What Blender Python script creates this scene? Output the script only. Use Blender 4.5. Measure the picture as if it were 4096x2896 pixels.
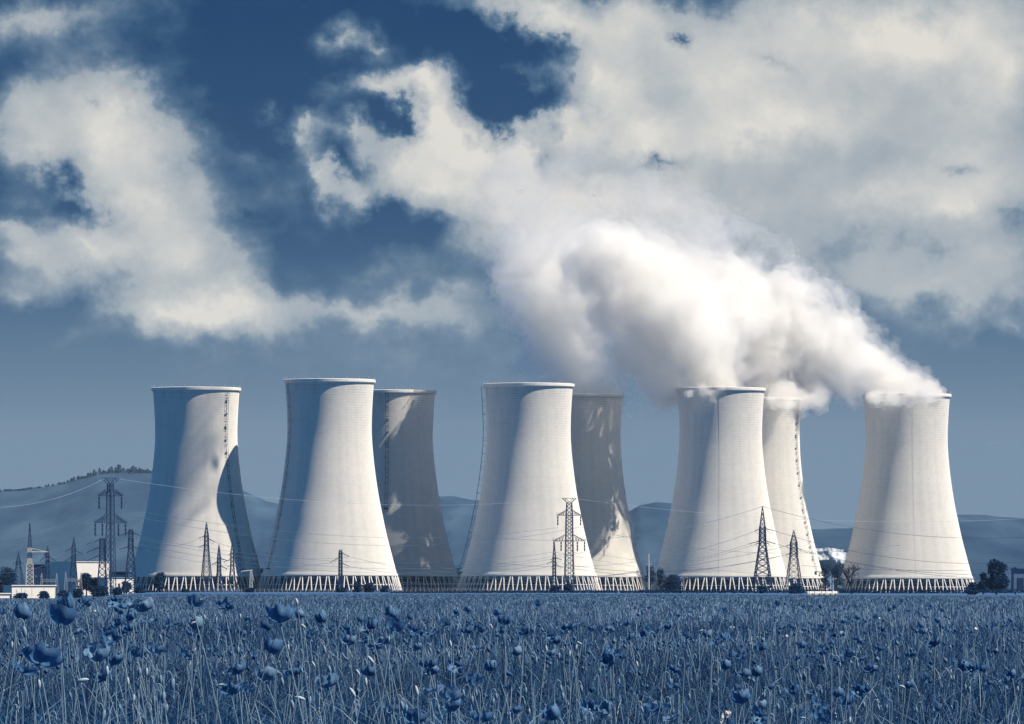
import bpy, math, random
import numpy as np
from mathutils import Vector, Matrix, noise as mnoise

sc = bpy.context.scene
R = math.radians
for o in list(bpy.data.objects):
    bpy.data.objects.remove(o)

# ------------------------------------------------------------------ camera, sky, sun, exposure
F = 27000.0            # focal length in pixels of a 4096 px wide frame (a 237 mm lens)
EYE = 0.95             # eye height above the meadow soil
HZ = 2365.0            # height of the horizon in that frame
cam = bpy.data.cameras.new('camera')
cam.sensor_width = 36.0
cam.lens = F / 4096 * 36.0
cam.shift_y = (HZ - 1448.0) / 4096.0
cam.clip_start = 0.5
cam.clip_end = 90000.0
camo = bpy.data.objects.new('camera', cam)
sc.collection.objects.link(camo)
camo.location = (0, 0, EYE)
camo.rotation_euler = (R(90), 0, 0)
sc.camera = camo
sc.view_settings.view_transform = 'Standard'
sc.view_settings.look = 'None'
sc.view_settings.gamma = 1.0
sc.view_settings.use_curve_mapping = False
EXPO = 1.05
sc.view_settings.exposure = EXPO
cy = sc.cycles
cy.use_denoising = True
cy.max_bounces = 24
cy.diffuse_bounces = 3
cy.glossy_bounces = 2
cy.transmission_bounces = 4
cy.transparent_max_bounces = 8
cy.volume_bounces = 16
cy.volume_step_rate = 1.0
cy.use_adaptive_sampling = True

SUN_EL, SUN_FRONT = R(52), R(17)     # the sun stands to the right, a little behind the camera
sdir = Vector((math.cos(SUN_EL) * math.cos(SUN_FRONT), -math.cos(SUN_EL) * math.sin(SUN_FRONT), math.sin(SUN_EL)))
sun = bpy.data.lights.new('sun', 'SUN')
sun.energy = 5.0
sun.angle = R(0.5)
sun.color = (1.0, 0.885, 0.735)
suno = bpy.data.objects.new('sun', sun)
sc.collection.objects.link(suno)
suno.rotation_euler = sdir.to_track_quat('Z', 'Y').to_euler()
suno.location = (300, -100, 300)


def s2l(c):
    c /= 255.0
    return c / 12.92 if c <= 0.04045 else ((c + 0.055) / 1.055) ** 2.4


LO, HI = (15, 55, 99), (241, 233, 220)


def duo(t):
    """colour of the blue-and-cream print at tone t (0 navy, 1 cream)"""
    return tuple(s2l(a + (b - a) * t) for a, b in zip(LO, HI))


class NT:
    """small helper around a node tree"""

    def __init__(self, tree):
        self.t = tree
        self.n = tree.nodes
        self.n.clear()

    def add(self, typ, **kw):
        n = self.n.new(typ)
        for k, v in kw.items():
            setattr(n, k, v)
        return n

    def link(self, a, b):
        self.t.links.new(a, b)

    def put(self, sock, v):
        if isinstance(v, bpy.types.NodeSocket):
            self.t.links.new(v, sock)
        else:
            sock.default_value = v

    def math(self, op, a, b=0.0, c=0.0, clamp=False):
        n = self.add('ShaderNodeMath', operation=op, use_clamp=clamp)
        self.put(n.inputs[0], a)
        self.put(n.inputs[1], b)
        self.put(n.inputs[2], c)
        return n.outputs[0]

    def vmath(self, op, a, b=(0, 0, 0)):
        n = self.add('ShaderNodeVectorMath', operation=op)
        self.put(n.inputs[0], a)
        self.put(n.inputs[1], b)
        return n.outputs[0]

    def noise(self, vec, scale, detail=4, rough=0.5, dist=0.0, col=False):
        n = self.add('ShaderNodeTexNoise')
        if vec is not None:
            self.link(vec, n.inputs['Vector'])
        n.inputs['Scale'].default_value = scale
        n.inputs['Detail'].default_value = detail
        n.inputs['Roughness'].default_value = rough
        n.inputs['Distortion'].default_value = dist
        return n.outputs['Color' if col else 'Fac']

    def remap(self, v, a, b, c=0.0, d=1.0, smooth=False):
        n = self.add('ShaderNodeMapRange')
        if smooth:
            n.interpolation_type = 'SMOOTHSTEP'
        self.put(n.inputs['Value'], v)
        for k, x in zip(('From Min', 'From Max', 'To Min', 'To Max'), (a, b, c, d)):
            n.inputs[k].default_value = x
        return n.outputs[0]

    def ramp(self, v, stops):
        n = self.add('ShaderNodeValToRGB')
        e = n.color_ramp.elements
        while len(e) < len(stops):
            e.new(0.5)
        for el, (p, c) in zip(e, stops):
            el.position = p
            el.color = (c[0], c[1], c[2], 1)
        self.put(n.inputs[0], v)
        return n.outputs[0]

    def mapping(self, vec, loc=(0, 0, 0), rot=(0, 0, 0), scale=(1, 1, 1), typ='POINT'):
        n = self.add('ShaderNodeMapping', vector_type=typ)
        self.link(vec, n.inputs['Vector'])
        n.inputs['Location'].default_value = loc
        n.inputs['Rotation'].default_value = rot
        n.inputs['Scale'].default_value = scale
        return n.outputs[0]

    def mix(self, f, a, b, kind='RGBA', blend='MIX'):
        n = self.add('ShaderNodeMix', data_type=kind, blend_type=blend)
        i = {'RGBA': (0, 6, 7, 2), 'FLOAT': (0, 2, 3, 0)}[kind]
        self.put(n.inputs[i[0]], f)
        for k, v in ((1, a), (2, b)):
            if isinstance(v, tuple) and len(v) == 3:
                v = (*v, 1)
            self.put(n.inputs[i[k]], v)
        return n.outputs[i[3]]


# --- world: a Nishita sky with cloud banks laid out by compass direction and elevation
SKY_STRENGTH = 0.1
# cloud banks: x, y of the bank (frame pixels / 1.784), half axes, tilt in degrees, weight
BANKS = [
    (270, 250, 190, 130, -20, .55), (240, 320, 260, 190, -25, .42), (60, 270, 150, 130, 0, .36), (330, 430, 200, 170, -30, .50),
    (60, 360, 170, 90, 0, .4), (60, 560, 230, 70, -8, .48), (430, 570, 230, 150, -30, .60), (400, 690, 260, 90, -10, .46), (500, 725, 200, 80, 0, .45),
    (820, 690, 500, 62, -2, .56), (900, 800, 500, 130, 0, .22), (80, 45, 330, 90, 4, .5), (40, 640, 150, 60, 0, .35),
    (620, 440, 170, 90, -25, .16), (550, 330, 120, 50, -30, .2), (30, 500, 110, 50, 0, .3), (160, 750, 120, 30, 0, .16), (200,530,160,50,-8,.4),
    (780, 75, 70, 50, 20, .42), (850, 88, 50, 36, 0, .34), (610, 230, 34, 26, 0, .2),
    (840, 178, 130, 42, 8, .52), (940, 172, 110, 50, -10, .6), (965, 250, 110, 110, 60, .7), (1060, 310, 180, 90, -20, .65), (1180, 330, 130, 60, -20, .5),
    (700, 280, 60, 45, -20, .45), (790, 285, 75, 50, -30, .5), (740, 385, 45, 95, 30, .55), (810, 440, 70, 60, -30, .46),
    (890, 360, 90, 100, 20, .45), (980, 400, 200, 120, -25, .55), (1150, 450, 280, 150, -25, .6), (1260, 560, 220, 160, -30, .6), (1330, 430, 260, 120, 0, .5),
    (850, 600, 130, 60, 0, .22), (1020, 590, 130, 80, 0, .26),
    (1120, 30, 190, 60, -20, .5), (1230, 70, 130, 70, -20, .35), (1400, 60, 260, 110, 0, .62), (1160, 175, 110, 36, -10, .36), (1350, 210, 130, 130, 0, .62),
    (1450, 300, 150, 90, 0, .45), (1270, 290, 110, 50, 0, .55), (1600, 180, 330, 190, 0, .58), (2000, 60, 480, 190, 0, .95), (2250, 190, 220, 260, 0, .55),
    (1780, 290, 460, 150, 0, .42), (2120, 330, 380, 160, 0, .40), (1950, 440, 480, 90, 5, .38), (2140, 470, 260, 100, 12, .4),
    (2250, 600, 260, 160, 0, .45), (1800, 560, 420, 200, 0, .32), (2060, 660, 360, 110, -8, .32), (1500, 440, 280, 140, 0, .45), (1560, 600, 260, 160, 0, .4),
    (1900, 780, 420, 60, -10, .12), (2240, 1000, 60, 16, 0, .2), (2290, 760, 60, 30, -30, .2), (1700, 300, 260, 80, 0, .2),
    # clear gaps
    (160, 445, 120, 42, -18, -.42), (165, 660, 100, 46, 0, -.38), (20, 720, 200, 50, 0, -.2), (880, 245, 50, 62, -30, -.75),
    (1150, 235, 160, 75, -15, -.7), (1100, 120, 150, 60, -25, -.6), (1225, 130, 80, 70, 0, -.3), (1522, 66, 42, 26, 20, -.7), (1735, 140, 60, 34, -20, -.3), (1470, 350, 140, 26, 12, -.55),
    (1230, 345, 60, 30, -40, -.5), (1165, 435, 36, 36, 0, -.4), (2146, 372, 60, 22, -6, -.36),
    (770, 360, 60, 30, -40, -.3), (880, 480, 80, 60, 40, -.5), (960, 530, 70, 60, 0, -.3), (2200, 800, 260, 60, 0, -.15), (1620, 560, 120, 70, -40, -.2),
    (560, 480, 50, 16, -25, -.2), (640, 560, 200, 60, -10, -.12), (190, 250, 30, 20, 0, -.3),
]


def build_world():
    w = bpy.data.worlds.new('World')
    sc.world = w
    w.use_nodes = True
    w.cycles.sampling_method = 'MANUAL'
    w.cycles.sample_map_resolution = 512
    N = NT(w.node_tree)
    out = N.add('ShaderNodeOutputWorld')
    bg = N.add('ShaderNodeBackground')
    bg.inputs['Strength'].default_value = SKY_STRENGTH
    N.link(bg.outputs[0], out.inputs[0])
    tc = N.add('ShaderNodeTexCoord')
    sep = N.add('ShaderNodeSeparateXYZ')
    N.link(tc.outputs['Generated'], sep.inputs[0])
    x, y, z = sep.outputs
    az = N.math('ARCTAN2', x, y)
    el = N.math('ARCSINE', z)
    U = N.math('MULTIPLY', az, F / 1000.0)
    V = N.math('MULTIPLY', el, F / 1000.0)
    comb = N.add('ShaderNodeCombineXYZ')
    N.link(U, comb.inputs[0])
    N.link(V, comb.inputs[1])
    P = comb.outputs[0]
    # billowing: push the coordinates about with two octave groups of noise
    n1 = N.vmath('SUBTRACT', N.noise(P, 1.7, 3, .55, col=True), (.5, .5, .5))
    n2 = N.vmath('SUBTRACT', N.noise(P, 7.0, 6, .62, col=True), (.5, .5, .5))
    sc1 = N.add('ShaderNodeVectorMath', operation='SCALE'); N.link(n1, sc1.inputs[0]); sc1.inputs['Scale'].default_value = .34
    sc2 = N.add('ShaderNodeVectorMath', operation='SCALE'); N.link(n2, sc2.inputs[0]); sc2.inputs['Scale'].default_value = .22
    n3 = N.vmath('SUBTRACT', N.noise(P, 22.0, 5, .6, col=True), (.5, .5, .5))
    sc3 = N.add('ShaderNodeVectorMath', operation='SCALE'); N.link(n3, sc3.inputs[0]); sc3.inputs['Scale'].default_value = .06
    Q = N.vmath('ADD', N.vmath('ADD', N.vmath('ADD', P, sc1.outputs[0]), sc2.outputs[0]), sc3.outputs[0])
    acc = 0.0
    for (bx, by, rx, ry, rot, wt) in BANKS:
        k = 1.784 / 1000.0
        cx, cyy = bx * k - 2.048, HZ / 1000.0 - by * k
        m = N.mapping(Q, (cx, cyy, 0), (0, 0, R(rot)), (rx * k * (1.55 if wt > 0 else 1.25), ry * k * (1.55 if wt > 0 else 1.25), 1), 'TEXTURE')
        g = N.add('ShaderNodeTexGradient', gradient_type='QUADRATIC_SPHERE')
        N.link(m, g.inputs[0])
        acc = N.math('MULTIPLY_ADD', g.outputs['Fac'], wt * (1.9 if wt > 0 else 1.5), acc)
    # away from the banks the same weather goes on
    far = N.noise(N.mapping(P, scale=(.25, .45, 1)), 1.0, 5, .55)
    outside = N.math('MAXIMUM', N.remap(V, 2.3, 3.6), N.remap(N.math('ABSOLUTE', U), 2.2, 3.2))
    acc = N.math('MULTIPLY_ADD', N.math('MULTIPLY', N.remap(far, .42, .75), outside), .09, acc)
    fine = N.noise(P, 5.0, 8, .62)
    fine2 = N.noise(N.mapping(P, rot=(0, 0, R(-20)), scale=(.8, 2.0, 1)), 4.0, 6, .6)
    fl = N.math('ADD', N.math('MULTIPLY', fine, .6), N.math('MULTIPLY', fine2, .4))
    dens = N.math('MULTIPLY_ADD', N.math('SUBTRACT', fl, .5), 1.3, acc)
    cover = N.remap(dens, .0, .72, 0, 1)
    cover = N.math('MULTIPLY', cover, N.remap(acc, 0.0, .10, 0, 1))
    big = N.noise(P, 1.3, 3, .5)
    tone = N.math('MULTIPLY_ADD', N.math('MINIMUM', acc, 1.7), .34, .40)
    tone = N.math('MULTIPLY_ADD', N.math('SUBTRACT', big, .5), .30, tone)
    tone = N.math('MULTIPLY_ADD', N.math('SUBTRACT', fine, .5), .25, tone)
    tone = N.math('MINIMUM', tone, .93)
    base = N.add('ShaderNodeValToRGB')
    e = base.color_ramp.elements
    stops = [(0.0, .43), (.28, .42), (.40, .32), (.62, .09), (1.0, -.10)]
    while len(e) < len(stops):
        e.new(.5)
    for q, (p, t) in zip(e, stops):
        q.position = p
        q.color = (t, t, t, 1)
    N.link(N.math('DIVIDE', V, 2.365), base.inputs[0])
    skytone = base.outputs[0]
    T = N.mix(cover, skytone, tone, 'FLOAT')
    print_col = N.ramp(N.math('MULTIPLY_ADD', T, .9, .1), [(0.0, (.001, .016, .062))] + [(.1 + .9 * i / 8.0, duo(i / 8.0)) for i in range(9)])
    up = N.add('ShaderNodeVectorMath', operation='SCALE')
    N.link(print_col, up.inputs[0])
    up.inputs['Scale'].default_value = 1.0 / SKY_STRENGTH / 2 ** EXPO
    sky = N.add('ShaderNodeTexSky', sky_type='NISHITA')
    sky.sun_disc = False
    sky.sun_elevation = SUN_EL
    sky.sun_rotation = math.atan2(sdir.x, sdir.y)
    tint = N.mix(1.0, sky.outputs[0], (.35, .75, 1.25), 'RGBA', 'MULTIPLY')
    # clear deep blue overhead and all round, outside the cloud banks
    opening = N.math('MULTIPLY', outside, N.remap(acc, .0, .12, 1, 0))
    deep = tuple(c / SKY_STRENGTH / 2 ** EXPO for c in (.012, .130, .345))
    body = N.mix(opening, up.outputs[0], deep)
    final = N.mix(0.005, body, tint)
    N.link(final, bg.inputs['Color'])


build_world()
#STAGE2
# ------------------------------------------------------------------ helpers
def tag(o, label=None, cat=None, group=None, kind=None):
    if label: o['label'] = label
    if cat: o['category'] = cat
    if group: o['group'] = group
    if kind: o['kind'] = kind
    return o


def link(o, parent=None):
    sc.collection.objects.link(o)
    if parent is not None:
        o.parent = parent
    return o


def empty(name, loc=(0, 0, 0), rz=0.0):
    o = bpy.data.objects.new(name, None)
    o.empty_display_size = 0.2
    o.location = loc
    o.rotation_euler = (0, 0, rz)
    return link(o)


class MB:
    """collects vertices and faces for ONE mesh object"""

    def __init__(self):
        self.v = []
        self.f = []
        self.m = []

    def poly(self, pts, faces, mi=0):
        b = len(self.v)
        self.v.extend([tuple(p) for p in pts])
        self.f.extend([tuple(b + i for i in f) for f in faces])
        self.m.extend([mi] * len(faces))

    def box(self, x0, x1, y0, y1, z0, z1, mi=0):
        self.poly([(x0, y0, z0), (x1, y0, z0), (x1, y1, z0), (x0, y1, z0), (x0, y0, z1), (x1, y0, z1), (x1, y1, z1), (x0, y1, z1)],
                  [(0, 3, 2, 1), (4, 5, 6, 7), (0, 1, 5, 4), (1, 2, 6, 5), (2, 3, 7, 6), (3, 0, 4, 7)], mi)

    def bar(self, a, b, w, w2=None, n=4, mi=0):
        a, b = Vector(a), Vector(b)
        w2 = w if w2 is None else w2
        d = (b - a)
        if d.length < 1e-6:
            return
        d.normalize()
        s = Vector((0, 0, 1)) if abs(d.z) < .9 else Vector((1, 0, 0))
        p = d.cross(s).normalized()
        q = d.cross(p)
        pts = []
        for c, r in ((a, w / 2), (b, w2 / 2)):
            for k in range(n):
                t = 2 * math.pi * (k + .5) / n
                pts.append(c + p * (math.cos(t) * r * 1.2) + q * (math.sin(t) * r * 1.2))
        fs = [(k, (k + 1) % n, n + (k + 1) % n, n + k) for k in range(n)]
        fs += [tuple(range(n))[::-1], tuple(range(n, 2 * n))]
        self.poly(pts, fs, mi)

    def tube(self, pts, rad, n=5, mi=0):
        pts = [Vector(p) for p in pts]
        rad = rad if isinstance(rad, (list, tuple)) else [rad] * len(pts)
        V = []
        up = Vector((0.3, 0.9, 0.1)).normalized()
        for i, p in enumerate(pts):
            d = (pts[min(i + 1, len(pts) - 1)] - pts[max(i - 1, 0)]).normalized()
            a = d.cross(up)
            if a.length < 1e-4:
                a = d.cross(Vector((1, 0, 0)))
            a.normalize()
            b = d.cross(a)
            for k in range(n):
                t = 2 * math.pi * k / n
                V.append(p + a * math.cos(t) * rad[i] + b * math.sin(t) * rad[i])
        fs = []
        for i in range(len(pts) - 1):
            for k in range(n):
                fs.append((i * n + k, i * n + (k + 1) % n, (i + 1) * n + (k + 1) % n, (i + 1) * n + k))
        fs += [tuple(range(n))[::-1], tuple(range((len(pts) - 1) * n, len(pts) * n))]
        self.poly(V, fs, mi)

    def lathe(self, prof, n=24, mi=0, closed=False, a0=0.0):
        V = [(r * math.cos(a0 + 2 * math.pi * k / n), r * math.sin(a0 + 2 * math.pi * k / n), z) for r, z in prof for k in range(n)]
        fs = []
        L = len(prof)
        for i in range(L if closed else L - 1):
            j = (i + 1) % L
            for k in range(n):
                fs.append((i * n + k, i * n + (k + 1) % n, j * n + (k + 1) % n, j * n + k))
        self.poly(V, fs, mi)

    def mesh(self, name, mats, smooth=False):
        me = bpy.data.meshes.new(name)
        me.from_pydata(self.v, [], self.f)
        for m in (mats if isinstance(mats, (list, tuple)) else [mats]):
            me.materials.append(m)
        if any(self.m):
            me.polygons.foreach_set('material_index', self.m)
        if smooth:
            me.polygons.foreach_set('use_smooth', [True] * len(me.polygons))
        me.update()
        return me

    def build(self, name, mats, parent=None, smooth=False):
        return link(bpy.data.objects.new(name, self.mesh(name, mats, smooth)), parent)


def inst(name, me, parent=None, loc=(0, 0, 0), rot=(0, 0, 0), scl=(1, 1, 1)):
    o = bpy.data.objects.new(name, me)
    o.location, o.rotation_euler, o.scale = loc, rot, scl
    return link(o, parent)


def np_mesh(name, verts, quads, mat, smooth=False, tris=False):
    """big meshes from numpy arrays"""
    me = bpy.data.meshes.new(name)
    k = 3 if tris else 4
    nv, nf = len(verts), len(quads)
    me.vertices.add(nv)
    me.vertices.foreach_set('co', np.asarray(verts, np.float32).ravel())
    me.loops.add(nf * k)
    me.loops.foreach_set('vertex_index', np.asarray(quads, np.int32).ravel())
    me.polygons.add(nf)
    me.polygons.foreach_set('loop_start', np.arange(nf, dtype=np.int32) * k)
    me.polygons.foreach_set('loop_total', np.full(nf, k, np.int32))
    if smooth:
        me.polygons.foreach_set('use_smooth', np.ones(nf, bool))
    me.update()
    me.validate()
    if mat is not None:
        me.materials.append(mat)
    return me


def material(name, rough=.8, spec=.3):
    m = bpy.data.materials.new(name)
    m.use_nodes = True
    N = NT(m.node_tree)
    out = N.add('ShaderNodeOutputMaterial')
    p = N.add('ShaderNodeBsdfPrincipled')
    p.inputs['Roughness'].default_value = rough
    p.inputs['Specular IOR Level'].default_value = spec
    N.link(p.outputs[0], out.inputs['Surface'])
    return m, N, p, out


def plain(name, col, rough=.75, var=.25, scale=1.0, spec=.3):
    """a weathered colour: noise moves the tone by +-var"""
    m, N, p, out = material(name, rough, spec)
    tc = N.add('ShaderNodeTexCoord')
    n = N.noise(tc.outputs['Object'], scale, 5, .6)
    a = tuple(c * (1 - var) for c in col)
    b = tuple(min(1, c * (1 + var)) for c in col)
    N.link(N.ramp(n, [(.3, a), (.7, b)]), p.inputs['Base Color'])
    return m


def at(px, Y, py=None):
    """the place at distance Y that lies in compass direction px (frame pixels); its height if py is given"""
    x = (px - 2048.0) / F * Y
    return x if py is None else (x, Y, EYE + (HZ - py) / F * Y)


def ground_h(x, y):
    """height of the land: flat meadow, a slight rise to the power station, lower ground to the left of it"""
    t = min(1, max(0, (y - 500) / 2500)); t = t * t * (3 - 2 * t)
    u = x / max(y, 1.0)
    s = min(1, max(0, (-0.052 - u) / .016)); s = s * s * (3 - 2 * s)
    r = min(1, max(0, (u - 0.02) / .04))
    return t * (.5 - 2.9 * s - .9 * r)


# ------------------------------------------------------------------ materials
def concrete_mat():
    m, N, p, out = material('tower_concrete', .85, .2)
    p.inputs['Diffuse Roughness'].default_value = 1.0
    tc = N.add('ShaderNodeTexCoord')
    P = tc.outputs['Object']
    sep = N.add('ShaderNodeSeparateXYZ')
    N.link(P, sep.inputs[0])
    ang = N.math('ARCTAN2', sep.outputs[1], sep.outputs[0])
    z = sep.outputs[2]
    # lift joints every 1.5 m, the pour between two joints has a tone of its own
    lift = N.math('DIVIDE', z, 1.5)
    fr = N.math('FRACT', lift)
    joint = N.math('MAXIMUM', N.remap(fr, 0, .16, 1, 0), N.remap(fr, .9, 1, 0, 1))
    fl = N.math('FLOOR', lift)
    cv = N.add('ShaderNodeCombineXYZ')
    N.put(cv.inputs[0], N.math('MULTIPLY', ang, 27.0)); N.put(cv.inputs[2], N.math('MULTIPLY', z, .012))
    streak = N.noise(cv.outputs[0], .35, 5, .65)
    cv2 = N.add('ShaderNodeCombineXYZ')
    N.put(cv2.inputs[0], N.math('FLOOR', N.math('MULTIPLY', ang, 14.0))); N.put(cv2.inputs[1], fl)
    wn = N.add('ShaderNodeTexWhiteNoise', noise_dimensions='2D')
    N.link(cv2.outputs[0], wn.inputs['Vector'])
    bl = N.noise(P, .045, 5, .6)
    fine = N.noise(P, .5, 4, .6)
    jn = N.math('MULTIPLY', joint, N.remap(N.noise(P, .12, 3, .6), .35, .6, .15, 1.0))
    # joints show most near the rim, where the wall is stained
    hi = N.remap(z, 40, 120, .35, 1.0)
    v = N.math('MULTIPLY_ADD', N.math('SUBTRACT', streak, .5), .38, .74)
    v = N.math('MULTIPLY_ADD', N.math('SUBTRACT', bl, .5), .32, v)
    v = N.math('MULTIPLY_ADD', N.math('SUBTRACT', wn.outputs[0], .5), .08, v)
    v = N.math('MULTIPLY_ADD', N.math('SUBTRACT', fine, .5), .10, v)
    v = N.math('MULTIPLY_ADD', N.math('MULTIPLY', jn, hi), -.30, v)
    top = N.math('MULTIPLY', N.remap(z, 108, 124, 0, 1), N.remap(streak, .42, .62, 0, 1))
    v = N.math('MULTIPLY_ADD', top, -.20, v)
    col = N.ramp(v, [(0.0, (.06, .12, .18)), (.35, (.25, .30, .325)), (.6, (.575, .568, .54)), (.85, (.68, .665, .62))])
    N.link(col, p.inputs['Base Color'])
    b = N.add('ShaderNodeBump')
    b.inputs['Strength'].default_value = .35
    b.inputs['Distance'].default_value = .08
    N.put(b.inputs['Height'], N.math('SUBTRACT', N.math('MULTIPLY', streak, .6), N.math('MULTIPLY', joint, .8)))
    N.link(b.outputs[0], p.inputs['Normal'])
    return m


M = {}
M['concrete'] = concrete_mat()
M['leg'] = plain('leg_concrete', (.55, .54, .52), var=.15, scale=.6)
M['dark'] = plain('cooling_fill', (.005, .025, .08), var=.3, scale=.4)
M['steel'] = plain('galvanised_steel', (.005, .028, .085), rough=.6, var=.25, scale=.3)
M['white'] = plain('white_render', (.52, .51, .48), var=.06, scale=.2)
M['navy'] = plain('navy_surface', (.005, .032, .10), var=.2, scale=.1)
M['grey'] = plain('grey_render', (.10, .17, .25), var=.15, scale=.2)
M['pipe'] = plain('pipe', (.42, .45, .48), var=.1)
M['wire'] = plain('wire', (.03, .07, .13), var=.1)
M['wire_light'] = plain('wire_light', (.22, .29, .35), var=.1)

# ------------------------------------------------------------------ cooling towers
PROF = [(40.4, 10.1), (37.6, 20.6), (34.3, 33.7), (31.6, 46.4), (29.45, 57.2), (27.9, 67), (26.55, 77.8), (25.5, 89.7), (25.2, 97.5), (25.35, 106), (25.8, 114.6), (26.5, 125.0)]


def prof_r(z):
    zs = [p[1] for p in PROF]
    rs = [p[0] for p in PROF]
    if z <= zs[0]: return rs[0] + (zs[0] - z) * .30
    if z >= zs[-1]: return rs[-1]
    i = max(k for k in range(len(zs) - 1) if zs[k] <= z)
    # Catmull-Rom through the measured radii
    g = lambda k: rs[min(max(k, 0), len(rs) - 1)]
    t = (z - zs[i]) / (zs[i + 1] - zs[i])
    p0, p1, p2, p3 = g(i - 1), g(i), g(i + 1), g(i + 2)
    if i == 0: p0 = 2 * p1 - p2
    if i == len(rs) - 2: p3 = 2 * p2 - p1
    return .5 * ((2 * p1) + (p2 - p0) * t + (2 * p0 - 5 * p1 + 4 * p2 - p3) * t * t + (3 * p1 - p0 - 3 * p2 + p3) * t ** 3)


def tower_meshes():
    out = {}
    zs = [10.1 + (125.0 - 10.1) * i / 90 for i in range(91)]
    rr = [prof_r(z) for z in zs]
    for _ in range(3):
        rr = [rr[0]] + [(rr[i - 1] + 2 * rr[i] + rr[i + 1]) / 4 for i in range(1, 90)] + [rr[-1]]
    b = MB()
    outer = list(zip(rr, zs))
    inner = [(r - .55, z) for r, z in reversed(outer)]
    b.lathe([(40.9, 9.3), (40.95, 10.3)] + outer[1:] + inner + [(39.9, 9.3)], 160, closed=True)
    out['shell'] = b.mesh('shell', M['concrete'], True)
    b = MB()
    b.lathe([(26.6, 124.4), (27.5, 124.9), (27.6, 126.4), (27.2, 126.6), (25.4, 126.6), (25.4, 125.05), (26.2, 125.02)], 160, closed=True)
    for k in range(20):                       # lightning rods along the rim
        a = 2 * math.pi * k / 20 + .1
        b.bar((27.3 * math.cos(a), 27.3 * math.sin(a), 126.5), (27.3 * math.cos(a), 27.3 * math.sin(a), 128.3), .10)
    out['rim'] = b.mesh('rim', M['leg'])
    b = MB()
    b.lathe([(44.6, -1.5), (44.6, .9), (43.9, .95), (43.8, -1.5)], 96, closed=True)
    out['basin'] = b.mesh('basin', M['dark'])
    b = MB()                                  # packing behind the legs, its dark colour standing for the unlit interior
    b.lathe([(37.6, -1.0), (37.6, 9.6), (0.01, 9.7)], 96)
    out['fill'] = b.mesh('cooling_fill', M['dark'])
    b = MB()
    n = 96
    for zz in (8.2, 4.3):
        b.lathe([(38.1, zz), (38.5, zz), (38.5, zz + .35), (38.1, zz + .35)], n, closed=True)
    out['pipe'] = b.mesh('ring_pipe', M['leg'])
    # one leg leaning each way; 48 pairs
    s = 2 * math.pi / 48
    for key, sg in (('leg_a', -1), ('leg_b', 1)):
        b = MB()
        at_, ab = sg * .10 * s, sg * .345 * s
        top = Vector((40.5 * math.cos(at_), 40.5 * math.sin(at_), 9.6))
        bot = Vector((43.6 * math.cos(ab), 43.6 * math.sin(ab), -.6))
        b.bar(bot, top, .66, .60, n=8)
        b.bar(bot + Vector((0, 0, -.4)), bot + (top - bot) * .08, .95, .75, n=8)
        out[key] = b.mesh('leg', M['leg'])
    return out


TM = tower_meshes()


def ladder_mesh(z0, z1, kind):
    """rails, rungs and hoops that follow the wall in the plane x = radius"""
    b = MB()
    off = {'cage': .9, 'off': 2.2, 'pipe': .12}[kind]
    w, e = (.9, .17) if kind != 'pipe' else (.0, .08)
    zz = [z0 + (z1 - z0) * i / 60 for i in range(61)]
    pr = [(prof_r(z) + off, z) for z in zz]
    for sy in ((-w, w) if w else (0,)):
        for (r0, a0), (r1, a1) in zip(pr[:-1], pr[1:]):
            b.bar((r0, sy, a0), (r1, sy, a1), e)
    if kind == 'pipe':
        return b.mesh('drain_pipe', M['pipe'])
    z = z0
    k = 0
    while z < z1:
        r = prof_r(z) + off
        if k % 2 == 0:
            b.bar((r, -w, z), (r, w, z), .18)
        if k % 3 == 0:
            b.bar((r - off - .1, w * (1 if k % 6 else -1), z), (r, w, z + .4), .18)
        if k % 5 == 0:
            b.box(r - off, r + .1, -w - .05, w + .05, z, z + .14)
            b.bar((r + .3, -w - .1, z), (r + .3, -w - .1, z + 1.3), .12)
        z += 1.6
        k += 1
    b.box(prof_r(z0) + .1, prof_r(z0) + 1.9, -1.6, 1.6, z0 - .4, z0)
    return b.mesh('ladder', M['steel'])


# axis px, distance, shell foot px, height ratio in the picture, width factor, ladder angle (0 = towards the camera, + = right), ladder foot, ladder kind, label
TOWERS = [
    (785, 4046, 2303, .962, 1.012, 48, 14, 'cage', 'leftmost cooling tower, no steam, caged ladder on its right, shadow of its neighbour low down'),
    (1318, 4028, 2300, 1.0, 1.0, -64, 14, 'cage', 'tallest looking cooling tower, second from the left, bright cream face and no steam'),
    (1572, 4257, 2302, .946, 1.0, -7, 52, 'cage', 'cooling tower half hidden behind the second one from the left, mostly in shade'),
    (2115, 4060, 2301, .98, 1.012, -86, 12, 'off', 'middle cooling tower, ladder standing off its left edge, large pylon at its foot'),
    (2325, 4226, 2305.7, .931, 1.0, -4, 12, 'pipe', 'cooling tower half hidden behind the middle one, steam rising straight up'),
    (2883, 4110, 2305, .963, 1.015, -3.5, 12, 'pipe', 'cooling tower with steam spilling over the front of its rim, pylon before its foot'),
    (3044, 4215, 2311, .92, 1.0, 61, 14, 'cage', 'cooling tower whose top is buried in steam, zigzag ladder down its right side'),
    (3626, 4240, 2312, .941, 1.034, 5, 12, 'pipe', 'rightmost cooling tower, standing alone, its steam blown away to the left'),
]
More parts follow.
